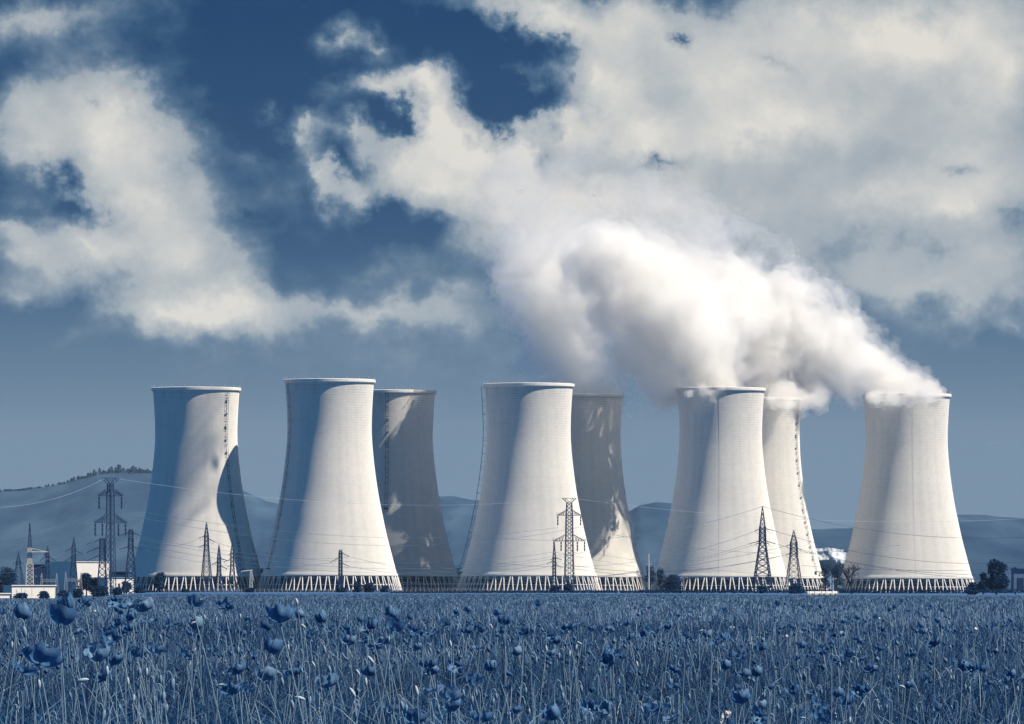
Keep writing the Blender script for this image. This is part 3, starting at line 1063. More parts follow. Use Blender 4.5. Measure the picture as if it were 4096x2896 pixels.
# ------------------------------------------------------------------ buildings
def block(name, px0, px1, py0, py1, Y, mat, label, depth=22, roof='navy', parts=None, over=.4, turn=0.0):
    """flat-roofed block; py0 roof line, py1 foot"""
    X0, X1 = at(px0, Y), at(px1, Y)
    k = Y / F
    _, _, zb = at(px0, Y, py1)
    w = (X1 - X0) / math.cos(turn)
    H = (py1 - py0) * k
    t = tag(empty(name, ((X0 + X1) / 2, Y, zb), turn), label, 'building')
    b = MB()
    b.box(-w / 2, w / 2, 0, depth, -1, H - .35)
    b.build('wall', M[mat], t)
    b = MB()
    b.box(-w / 2 - over, w / 2 + over, -over, depth + over, H - .345, H)
    b.build('roof', M[roof], t)
    for (kind, a, c, z0, z1, mt) in (parts or []):
        b = MB()
        b.box(-w / 2 + w * a, -w / 2 + w * c, -.12, -.004, H * z0, H * z1)
        b.build(kind, M[mt], t)
    return t


block('industrial_hall', 110, 308, 2257, 2374, 3700, 'navy', 'long dark industrial hall behind the switchyard', 60, 'navy',  # walls and roof share one dark navy colour
      [('door', .62, .66, 0, .35, 'grey')] + [('window', .05 + .1 * i, .09 + .1 * i, .55, .62, 'grey') for i in range(5)])
block('industrial_hall', 308, 434, 2246, 2374, 3650, 'white', 'tall blank bright white hall left of the pylons', 30, 'white', turn=R(38), parts=
      [('door', .60, .68, 0, .22, 'grey'), ('window', .74, .80, .20, .26, 'grey')])
block('storehouse', 433, 532, 2309, 2374, 3400, 'white', 'lower white building right of the tall white hall', 12, 'grey', turn=R(38), parts=
      [('door', .15, .22, 0, .5, 'grey'), ('window', .40, .48, .35, .62, 'navy'), ('window', .62, .70, .35, .62, 'navy')])
block('shed', 436, 512, 2284, 2330, 3600, 'navy', 'dark shed with a pale roof edge behind the white building', 30, 'grey')
block('storehouse', 52, 217, 2340, 2386, 2600, 'white', 'long low white building at the foot of the banded mast, its end wall in shade', 6.2, 'white', turn=R(36), parts=
      [('window', .10, .14, .4, .62, 'pipe'), ('door', .30, .34, .0, .6, 'pipe'), ('panel', .22, .225, 0, .95, 'pipe'), ('panel', .46, .465, 0, .95, 'pipe'), ('panel', .74, .745, 0, .95, 'pipe')])
block('shed', -60, 36, 2372, 2396, 2400, 'white', 'small white shed at the left edge below the long white building', 4, 'white', turn=R(36), parts= [('door', .5, .56, 0, .7, 'grey')])
block('gatehouse', 4055, 4150, 2275, 2358, 2700, 'grey', 'grey building with a dark opening at the right edge', 14, 'navy',
      [('door', .16, .42, 0, .56, 'navy')])  # dark panel stands in for the shaded inside of the opening
# van-like white box by the bare tree: a small parked lorry
X, Y, z = at(3362, 2600, 2357)
t = tag(empty('parked_van', (X, Y, z)), 'small white van parked left of the bare tree', 'van')
b = MB(); b.poly([(-1.0, 0, .35), (1.0, 0, .35), (1.0, 0, 1.0), (.55, 0, 1.1), (.35, 0, 1.5), (-1.0, 0, 1.5)] + [(-1.0, 1.6, .35), (1.0, 1.6, .35), (1.0, 1.6, 1.0), (.55, 1.6, 1.1), (.35, 1.6, 1.5), (-1.0, 1.6, 1.5)],
                 [(0, 1, 2, 3, 4, 5)] + [(11, 10, 9, 8, 7, 6)] + [(i, i + 6, (i + 1) % 6 + 6, (i + 1) % 6) for i in range(6)])
b.build('body', M['white'], t).scale = (1.1, 1.1, 1.0)
for sx in (-.62, .62):
    for sy in (-.05, 1.55):
        b = MB(); b.lathe([(.02, -.09), (.30, -.09), (.32, 0), (.30, .09), (.02, .09)], 12)
        inst('wheel', b.mesh('wheel', M['dark']), t, (sx, sy, .3), (R(90), 0, 0))
#STAGE7
# ------------------------------------------------------------------ trees
def leafy_mat(name, a, b, trans=.25, scale=None):
    m = bpy.data.materials.new(name)
    m.use_nodes = True
    N = NT(m.node_tree)
    out = N.add('ShaderNodeOutputMaterial')
    g = N.add('ShaderNodeNewGeometry')
    col = N.ramp(g.outputs['Random Per Island'], [(0, a), (.65, tuple(p_ * .62 + q_ * .38 for p_, q_ in zip(a, b))), (1, b)])
    d = N.add('ShaderNodeBsdfDiffuse'); N.link(col, d.inputs[0])
    tr = N.add('ShaderNodeBsdfTranslucent'); N.link(col, tr.inputs[0])
    mx = N.add('ShaderNodeMixShader'); mx.inputs[0].default_value = trans
    N.link(d.outputs[0], mx.inputs[1]); N.link(tr.outputs[0], mx.inputs[2])
    N.link(mx.outputs[0], out.inputs[0])
    return m


M['leaf'] = leafy_mat('tree_leaves', (.005, .026, .08), (.02, .062, .135))
M['leaf_far'] = leafy_mat('hazed_tree_leaves', (.02, .05, .10), (.045, .09, .15))  # paler leaves for distant trees, the haze is put into the colour
M['bark'] = plain('bark', (.015, .035, .07), var=.3, scale=2)
rng = np.random.default_rng(7)


def leaf_quads(cen, size, rs):
    """randomly turned leaf-clump quads around the given centres"""
    n = len(cen)
    a = rs.normal(size=(n, 3)); a /= np.linalg.norm(a, axis=1)[:, None]
    b = np.cross(a, rs.normal(size=(n, 3))); b /= np.linalg.norm(b, axis=1)[:, None]
    s = (size * rs.uniform(.6, 1.3, n))[:, None]
    V = np.stack([cen - a * s - b * s * .6, cen + a * s * .3 - b * s, cen + a * s + b * s * .5, cen - a * s * .2 + b * s], 1).reshape(-1, 3)
    Q = np.arange(n * 4).reshape(-1, 4)
    return V, Q


def crown_points(w, h, z0, n, rs, lumps=24):
    """points in an uneven crown made of leaf masses of different sizes, with gaps between them"""
    C = []
    for i in range(lumps):
        th = rs.uniform(0, 2 * math.pi)
        q = rs.uniform(.05, .95)
        rad = w * (.2 + .5 * math.sin(math.pi * min(1, .25 + q * .75))) * rs.uniform(.35, .8)
        C.append((rad * math.cos(th), rad * math.sin(th), z0 + h * (.12 + .78 * q), w * rs.uniform(.34, .62)))
    C = np.array(C)
    k = rs.integers(0, len(C), n)
    d = rs.normal(size=(n, 3)); d /= np.linalg.norm(d, axis=1)[:, None]
    r = C[k, 3] * rs.uniform(.35, 1.0, n) ** .6
    return C[k, :3] + d * r[:, None] * np.array([1, 1, .8])


def tree(name, px, top, base, hw, Y, label, n=1500, size=.34, mat='leaf', trunk=.25, cat='tree', group=None, seed=0):
    X, y, z = at(px, Y, base)
    z = min(z, ground_h(X, Y))
    k = Y / F
    H = (EYE + (HZ - top) * k) - z
    W = hw * k
    rs = np.random.default_rng(100 + seed + int(px))
    t = tag(empty(name, (X, Y, z)), label, cat, group)
    b = MB()
    pts = [(0, 0, -.3), (W * .03, 0, H * .25), (-W * .04, 0, H * .5), (W * .03, 0, H * .82)]
    r0 = max(.12, H * .035)
    b.tube(pts, [r0, r0 * .75, r0 * .5, r0 * .15], 7)
    for i in range(7):
        a = rs.uniform(0, 6.28); q = rs.uniform(.25, .7)
        b.tube([(0, 0, H * q), (math.cos(a) * W * .35, math.sin(a) * W * .35, H * (q + .14)), (math.cos(a) * W * .7, math.sin(a) * W * .7, H * (q + .2))], [r0 * .4, r0 * .25, r0 * .08], 5)
    b.build('trunk', M['bark'], t)
    cen = crown_points(W, H * (1 - trunk), H * trunk, int(n * 1.7), rs)
    cen[:, 2] = np.clip(cen[:, 2], .05, H)
    V, Q = leaf_quads(cen, size, rs)
    link(bpy.data.objects.new('crown', np_mesh('crown', V, Q, M[mat])), t)
    return t


TREES = [
    (3985, 2238, 2360, 56, 2600, 'dense round tree left of the grey building at the right edge', 3600, .34),
    (3932, 2285, 2360, 24, 2650, 'smaller tree tucked against the dense round one', 900, .30),
    (4062, 2262, 2360, 22, 2900, 'tree top showing over the grey building at the right edge', 600, .30),
    (640, 2278, 2366, 28, 3300, 'dark rounded tree before the left foot of the leftmost tower', 1500, .34),
    (345, 2288, 2380, 34, 3000, 'dark tree before the tall white hall', 1500, .34),
    (374, 2312, 2382, 26, 2950, 'lower dark tree at the right corner of the white hall', 1000, .3),
    (505, 2322, 2380, 24, 3000, 'small dark tree before the lower white building', 800, .3),
    (28, 2262, 2372, 60, 3600, 'dark tree at the left edge behind the grey end wall', 1800, .4),
    (-50, 2255, 2372, 60, 3600, 'dark tree at the very left edge', 1200, .4),
    (2600, 2252, 2358, 26, 3900, 'hazy tree behind the thin white pole', 800, .36),
    (2645, 2262, 2358, 26, 3850, 'hazy tree right of the thin white pole', 800, .36),
    (2690, 2300, 2360, 42, 3700, 'broad tree before the left foot of the tower with spilling steam', 1500, .36),
    (1046, 2256, 2364, 20, 4300, 'hazy tree in the gap between the two left towers', 500, .4),
    (1836, 2252, 2364, 26, 4500, 'hazy tree in the gap left of the middle tower', 700, .4),
    (3300, 2252, 2358, 30, 3700, 'thin hazy tree right of the two overlapping towers', 600, .34),
    (3352, 2244, 2358, 34, 3700, 'larger hazy tree behind the bare one', 800, .34),
]
for i, (px, top, base, hw, Y, lab, n, sz) in enumerate(TREES):
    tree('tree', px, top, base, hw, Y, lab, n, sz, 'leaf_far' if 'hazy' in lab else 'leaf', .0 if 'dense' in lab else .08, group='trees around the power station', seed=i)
BUSH = [
    (3182, 2336, 2358, 36, 2600, 'low wide bush before the two overlapping towers', 1300), (3888, 2330, 2360, 30, 2600, 'round bush at the right foot of the rightmost tower', 1100),
    (1365, 2351, 2372, 30, 2800, 'dark low bush before the second tower from the left', 900), (1430, 2326, 2374, 22, 2800, 'upright shrub before the second tower', 900),
    (1478, 2330, 2374, 30, 2800, 'bushy shrub before the right half of the second tower', 1100), (1540, 2344, 2374, 26, 2800, 'thin shrub at the right foot of the second tower', 500),
    (2220, 2343, 2366, 28, 2700, 'low bush left of the large middle pylon', 900), (2270, 2335, 2366, 20, 2700, 'taller bush at the foot of the large middle pylon', 900),
    (3052, 2344, 2362, 24, 2600, 'bush at the foot of the thick dark pylon', 700), (398, 2346, 2388, 40, 2500, 'dark bush under the tallest left pylon', 1100),
    (470, 2350, 2386, 26, 2500, 'bush right of the tallest left pylon', 700), (312, 2358, 2388, 28, 2500, 'low bush before the white hall', 700),
    (252, 2362, 2388, 28, 2500, 'low bush between the portal frames', 700), (86, 2374, 2394, 34, 2300, 'low bush before the long white building', 700),
    (176, 2366, 2392, 26, 2300, 'low bush at the right end of the long white building', 700), (560, 2350, 2378, 24, 2700, 'low bush left of the leftmost tower legs', 600),
    (1000, 2352, 2376, 26, 2700, 'low bush right of the leftmost tower legs', 600), (740, 2358, 2376, 20, 2700, 'small bush before the leftmost tower legs', 500),
]
for i, (px, top, base, hw, Y, lab, n) in enumerate(BUSH):
    tree('bush', px, top, base, hw, Y, lab, n, .26, 'leaf', .0, 'bush', 'bushes along the far edge of the meadow', i)


def bare_tree():
    px, Y, base, top = 3407, 2600, 2362, 2250
    X, y, z = at(px, Y, base)
    z = min(z, ground_h(X, Y))
    H = EYE + (HZ - top) * Y / F - z
    t = tag(empty('bare_tree', (X, Y, z)), 'bare crooked tree with twisting limbs left of the rightmost tower', 'tree', 'trees around the power station')
    rnd = random.Random(11)
    trunk, limbs = MB(), MB()
    tw = MB()

    def grow(p, d, L, r, lev):
        pts = [p]
        q = p
        for i in range(4):
            d = (d + Vector((rnd.uniform(-.35, .35), rnd.uniform(-.3, .3), rnd.uniform(-.16, .24)))).normalized()
            q = q + d * L / 4
            pts.append(q)
        tgt = trunk if lev == 0 else (limbs if lev < 3 else tw)
        tgt.tube(pts, [r, r * .9, r * .8, r * .7, r * .6], 5 if lev < 3 else 3)
        if lev < 5:
            for c in range(3 if lev < 4 else 2):
                nd = (d + Vector((rnd.uniform(-1, 1), rnd.uniform(-.8, .8), rnd.uniform(-.3, .7))) * .95).normalized()
                grow(pts[rnd.choice((2, 3, 4, 4))], nd, L * rnd.uniform(.55, .8), r * .62, lev + 1)
    grow(Vector((0, 0, -.2)), Vector((0.02, 0, 1)), H * .38, H * .045, 0)
    zmax = max(v[2] for v in tw.v)
    trunk.build('trunk', M['bark'], t)
    limbs.build('limbs', M['bark'], t)
    tw.build('twigs', M['bark'], t)
    for c in t.children:
        c.scale = (H / zmax * .9,) * 2 + (H / zmax,)
    V, Q = leaf_quads(crown_points(4.6, H * .75, H * .28, 420, np.random.default_rng(3)), .15, np.random.default_rng(4))
    link(bpy.data.objects.new('leaves', np_mesh('leaves', V, Q, M['leaf'])), t)


bare_tree()

# the wood on the crest of the left hill: reads as one mass
C = []
rs = np.random.default_rng(21)
for i in range(330):
    px = rs.uniform(300, 800) if i < 210 else rs.uniform(0, 340)
    Y = 15000 + rs.uniform(-160, 40)
    X = at(px, 15000)
    zt = (HZ - ridge(px)) / F * 15000
    big = math.sin((px - 300) / 500 * math.pi) if px > 300 else .15
    h = rs.uniform(4, 12) * (.45 + .8 * max(0, big)) * (1 if i < 210 else .35) * (.5 + abs(math.sin(px * .05) + math.sin(px * .023)) * .6)
    m_ = 34
    th = rs.uniform(0, 6.28, m_); q = rs.uniform(0, 1, m_)
    w = h * .28 * (1.1 - q)
    C.append(np.stack([X + np.cos(th) * w, Y + np.sin(th) * w, zt - 3 + q * h], 1))
V, Q = leaf_quads(np.concatenate(C), 1.9, rs)
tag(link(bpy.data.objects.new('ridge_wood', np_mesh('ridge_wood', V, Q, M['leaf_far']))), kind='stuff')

# hedge and bank along the far edge of the meadow
def hedge(px0, px1, Y, label, tops, base):
    X0, X1 = at(px0, Y), at(px1, Y)
    rs = np.random.default_rng(int(px0) + 5)
    n = int((X1 - X0) * 80)
    x = rs.uniform(X0, X1, n)
    px = x / Y * F + 2048
    tp = np.interp(px, [t_[0] for t_ in tops], [t_[1] for t_ in tops])
    zt = EYE + (HZ - tp) * Y / F + .06 * np.sin(x * .9) + .05 * np.sin(x * 2.3 + 1)
    zb = EYE + (HZ - base) * Y / F
    q = rs.uniform(0, 1, n)
    cen = np.stack([x, Y + rs.uniform(-.8, .8, n), zb + (zt - zb) * q], 1)
    V, Q = leaf_quads(cen, .14, rs)
    tag(link(bpy.data.objects.new('hedge', np_mesh('hedge', V, Q, M['leaf']))), label, 'hedge')


hedge(2480, 3330, 1900, 'clipped dark hedge running along the meadow before the towers on the right', [(2480, 2363), (2600, 2359), (2900, 2357), (3330, 2357)], 2372)
hedge(3350, 4500, 1900, 'dark hedge from the bare tree to the right edge', [(3350, 2357), (3800, 2358), (4500, 2357)], 2372)
hedge(1560, 2470, 2000, 'thin low hedge line before the middle tower', [(1560, 2368), (1900, 2365), (2300, 2362), (2470, 2361)], 2371)
X0, X1 = at(3230, 1850), at(3352, 1850)
_, _, zt = at(0, 1850, 2365.5)
t = tag(empty('plastic_tunnel', ((X0 + X1) / 2, 1850, 0)), 'low white plastic strip on the ground under the right hedge', 'plastic cover')
t.location.z = ground_h((X0 + X1) / 2, 1850)
hh = max(.25, zt - t.location.z)
b = MB()
w = (X1 - X0) / 2
n = 10
P0 = [(0.6 * math.cos(math.pi * i / n), hh * math.sin(math.pi * i / n)) for i in range(n + 1)]
b.poly([(-w, y_, z_) for y_, z_ in P0] + [(w, y_, z_) for y_, z_ in P0], [(i, i + 1, n + 2 + i, n + 1 + i) for i in range(n)])
b.build('cover', M['white'], t)
for q in (-.9, -.55, -.1, .2, .6, .95):
    b = MB(); b.bar((w * q, -.75, -.1), (w * q, -.75, hh + .15), .16); b.build('stake', M['bark'], t)

# wire fence in front of the tower feet
for (pa, pb, Y, lab) in ((530, 1130, 3300, 'post fence before the two left towers'), (1130, 1900, 3300, 'post fence before the second and third towers'), (1900, 2580, 3300, 'post fence before the middle towers')):
    X0, X1 = at(pa, Y), at(pb, Y)
    t = tag(empty('fence', ((X0 + X1) / 2, Y, ground_h((X0 + X1) / 2, Y))), lab, 'fence')
    n = int((X1 - X0) / 2.2)
    b = MB(); b.box(-.09, .09, -.09, .09, 0, 1.55); pm = b.mesh('post', M['pipe'])
    for i in range(n + 1):
        inst('post', pm, t, (X0 - (X0 + X1) / 2 + (X1 - X0) * i / n, 0, 0))
    b = MB()
    for zz in (.5, 1.0, 1.45):
        b.box(-(X1 - X0) / 2, (X1 - X0) / 2, .095, .12, zz, zz + .05)
    b.build('wire_mesh', M['pipe'], t)
for px, lab in ((3322, 'lamp post right of the two overlapping towers'), (2735, 'double lamp post before the tower with spilling steam'), (4030, 'lamp post before the dense round tree'), (3333, 'second lamp post right of the two overlapping towers')):
    X, Y, z = at(px, 2900, 2358)
    t = tag(empty('lamp_post', (X, Y, ground_h(X, Y))), 'thin ' + lab, 'lamp post')
    b = MB(); b.lathe([(.14, 0), (.09, 6.2), (.02, 6.3)], 8); b.build('pole', M['pipe'], t)
    for sx in ((-1, 1) if px == 2735 else (1,)):
        b = MB(); b.bar((0, 0, 6.2), (sx * .9, 0, 6.5), .12); b.build('bracket', M['pipe'], t)
        b = MB(); b.box(sx * 1.2 - .45, sx * 1.2 + .45, -.2, .2, 6.42, 6.62); b.build('lamp_head', M['white'], t)

# pale quarry faces at the foot of the far hills
def quarry():
    Y = 8300.0
    V, fs = [], []
    nx, nz = 90, 16
    X0, X1 = at(3190, Y), at(3470, Y)
    for j in range(nz + 6):
        for i in range(nx + 1):
            x = X0 + (X1 - X0) * i / nx
            edge = min(1, 5 * i / nx, 5 * (nx - i) / nx)
            top = 54 * edge + mnoise.fractal(Vector((x * .02, 0, 3)), 1, 2, 4) * 5 * edge
            q = min(1.0, j / nz)
            y = Y + q * 60 + mnoise.fractal(Vector((x * .035, q * 3, 1)), 1, 2, 4) * 26 + max(0, j - nz) * 120
            V.append((x, y, -4 + (top + 4) * q * (1 - .08 * max(0, j - nz))))
    fs = [(j * (nx + 1) + i, j * (nx + 1) + i + 1, (j + 1) * (nx + 1) + i + 1, (j + 1) * (nx + 1) + i) for j in range(nz + 5) for i in range(nx)]
    m, N, p, out = material('quarry_rock', 1, 0)
    tc = N.add('ShaderNodeTexCoord')
    P = tc.outputs['Object']
    sep = N.add('ShaderNodeSeparateXYZ'); N.link(P, sep.inputs[0])
    n1 = N.noise(N.mapping(P, scale=(1, .2, .8)), .05, 5, .65)
    rock = N.ramp(n1, [(.38, (.08, .13, .19)), (.5, (.34, .38, .41)), (.7, (.50, .51, .50))])
    f = N.remap(N.math('MULTIPLY_ADD', n1, 24.0, sep.outputs[2]), 42, 56, 0, 1)
    N.link(N.mix(f, (.05, .09, .15), rock), p.inputs['Base Color'])
    me = bpy.data.meshes.new('quarry'); me.from_pydata(V, [], fs); me.materials.append(m)
    tag(link(bpy.data.objects.new('quarry_terrain', me)), kind='structure')


quarry()
#STAGE8
# ------------------------------------------------------------------ the meadow: grass, leaves and stalks nobody could count
M['grass'] = leafy_mat('grass_blades', (.002, .034, .108), (.098, .172, .265), .3)
M['stalk'] = leafy_mat('pale_stalks', (.05, .13, .24), (.27, .35, .41), .2)
M['herb'] = leafy_mat('meadow_leaves', (.001, .025, .092), (.028, .09, .19), .3)
M['far_grass'] = leafy_mat('distant_grass', (.045, .11, .20), (.18, .26, .35), .3)  # paler than the near grass, distance haze put into its colour


def gz(x, y):
    t = np.clip((y - 500) / 2500, 0, 1); t = t * t * (3 - 2 * t)
    u = x / y
    s_ = np.clip((-0.052 - u) / .016, 0, 1); s_ = s_ * s_ * (3 - 2 * s_)
    r = np.clip((u - 0.02) / .04, 0, 1)
    return t * (.5 - 2.9 * s_ - .9 * r)


def scatter(n, d0, d1, rs, power=1.0, extra=6.0):
    """places spread evenly over the wedge of meadow the photograph looks across, and some metres beyond it"""
    q = rs.uniform(0, 1, n)
    d = np.sqrt(d0 ** 2 + (d1 ** 2 - d0 ** 2) * q) if power == 1 else d0 * (d1 / d0) ** q
    x = rs.uniform(-1, 1, n) * (d * .082 + extra)
    return x, d


def patch(x, y, s, seed):
    """smooth value noise, 0..1, for clumps in the growth"""
    rs = np.random.default_rng(seed)
    v = np.zeros_like(x)
    for k in range(5):
        a = rs.uniform(0, 6.28); f = (1.0 + .8 * k) / s
        v += np.sin((x * math.cos(a) + y * math.sin(a)) * f * 2.0 + rs.uniform(0, 6.28)) / (1 + .5 * k)
    return np.clip(.5 + v * .22, 0, 1)


def blades(x, y, h, w, lean, rs, segs=3, curl=1.6, w_tip=.15):
    n = len(x)
    z = gz(x, y)
    th = rs.uniform(0, 6.28, n)          # the way the blade leans
    fa = rs.uniform(-.9, .9, n)          # the way its flat side turns
    dx, dy = np.cos(th) * lean * h, np.sin(th) * lean * h
    wx, wy = np.cos(fa) * w / 2, np.sin(fa) * w / 2
    rows = []
    for k in range(segs + 1):
        t = k / segs
        b = t ** curl
        zz = z + h * (t - lean * .45 * t * t) - .02
        ww = (1 - t) ** .6 * (1 - w_tip) + w_tip
        cx, cy_ = x + dx * b, y + dy * b
        rows.append(np.stack([cx - wx * ww, cy_ - wy * ww, zz], 1))
        rows.append(np.stack([cx + wx * ww, cy_ + wy * ww, zz], 1))
    V = np.stack(rows, 1).reshape(-1, 3)
    base = (np.arange(n) * (2 * (segs + 1)))[:, None]
    Q = np.concatenate([base + np.array([[2 * k, 2 * k + 1, 2 * k + 3, 2 * k + 2]]) for k in range(segs)], 1).reshape(-1, 4)
    return V, Q


def stuff(name, V, Q, mat):
    o = link(bpy.data.objects.new(name, np_mesh(name, V, Q, mat)))
    tag(o, kind='stuff')
    return o


def meadow():
    rs = np.random.default_rng(2024)
    # near grass
    x, d = scatter(165000, 13, 50, rs)
    p = patch(x, d, 2.2, 1)
    h = rs.uniform(.14, .40, len(x)) * (.55 + .7 * p)
    h *= np.clip((d - 8) / 34, .45, 1)
    V, Q = blades(x, d, h, rs.uniform(.003, .0085, len(x)) * (1 + d / 60), rs.uniform(.1, 1.25, len(x)), rs)
    stuff('meadow_grass', V, Q, M['grass'])
    # leaves and small herbs low down
    x, d = scatter(170000, 13, 60, rs)
    h = rs.uniform(.10, .36, len(x)) * (.5 + .9 * patch(x, d, 1.4, 2))
    h *= np.clip((d - 8) / 34, .45, 1)
    V, Q = blades(x, d, h, rs.uniform(.010, .026, len(x)), rs.uniform(.5, 1.5, len(x)), rs, 3, 1.3, .05)
    stuff('ground_cover', V, Q, M['herb'])
    # pale thin stalks
    x, d = scatter(11000, 15, 75, rs)
    h = np.clip((d - 4) / 34, .5, 1) * rs.uniform(.25, .58, len(x)) * (.7 + .45 * patch(x, d, 2.0, 3))
    V, Q = blades(x, d, h, (.0026 + d * .00005) * rs.uniform(.6, 1.5, len(x)), rs.uniform(.0, 1.0, len(x)), rs, 4, 1.8, .5)
    stuff('meadow_stalks', V, Q, M['stalk'])
    # middle distance
    x, d = scatter(170000, 48, 150, rs, power=2)
    h = rs.uniform(.22, .50, len(x)) * (.6 + .6 * patch(x, d, 5, 4))
    V, Q = blades(x, d, h, d * .00017 * rs.uniform(.5, 1.4, len(x)), rs.uniform(.05, .8, len(x)), rs)
    stuff('meadow_grass', V, Q, M['grass'])
    x, d = scatter(26000, 60, 260, rs, power=2)
    h = rs.uniform(.30, .58, len(x)) * (.7 + .4 * patch(x, d, 6, 5))
    V, Q = blades(x, d, h, d * .00011, rs.uniform(.0, .6, len(x)), rs, 3, 1.8, .4)
    stuff('meadow_stalks', V, Q, M['stalk'])
    # far
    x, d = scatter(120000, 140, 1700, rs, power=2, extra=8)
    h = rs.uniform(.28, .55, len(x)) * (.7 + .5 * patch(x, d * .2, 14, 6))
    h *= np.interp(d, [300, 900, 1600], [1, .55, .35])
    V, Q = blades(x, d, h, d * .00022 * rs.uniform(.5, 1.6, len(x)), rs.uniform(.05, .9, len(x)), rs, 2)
    stuff('distant_grass', V, Q, M['far_grass'])

    # small heads of countless buds and spent flowers
    x, d = scatter(3000, 42, 220, rs, power=2, extra=5)
    h = rs.uniform(.30, .60, len(x)) * np.interp(d, [22, 45, 190], [.8, 1, 1])
    r = rs.uniform(.007, .016, len(x)) * np.interp(d, [22, 190], [1, 1.5])
    oc = np.array([[1, 0, 0], [.5, .87, .1], [-.5, .87, 0], [-1, 0, .1], [-.5, -.87, 0], [.5, -.87, .1], [.1, 0, 1.3], [0, 0, -1.5]])
    th = rs.uniform(0, 6.28, len(x))
    ct, st = np.cos(th)[:, None], np.sin(th)[:, None]
    ox = (oc[:, 0] * ct - oc[:, 1] * st) * r[:, None]
    oy = (oc[:, 0] * st + oc[:, 1] * ct) * r[:, None]
    oz = (oc[:, 2] + oc[:, 0] * rs.uniform(-.5, .5, len(x))[:, None]) * r[:, None]
    V = np.stack([x[:, None] + ox, d[:, None] + oy, (gz(x, d) + h)[:, None] + oz], 2).reshape(-1, 3)
    T = np.array([[i, (i + 1) % 6, 6] for i in range(6)] + [[(i + 1) % 6, i, 7] for i in range(6)])
    T = (np.arange(len(x)) * 8)[:, None, None] + T
    o = link(bpy.data.objects.new('meadow_seed_heads', np_mesh('meadow_seed_heads', V, T.reshape(-1, 3), M['heads'], smooth=True, tris=True)))
    tag(o, kind='stuff')


M['heads'] = leafy_mat('seed_heads', (.008, .05, .14), (.10, .18, .27), .1)
meadow()
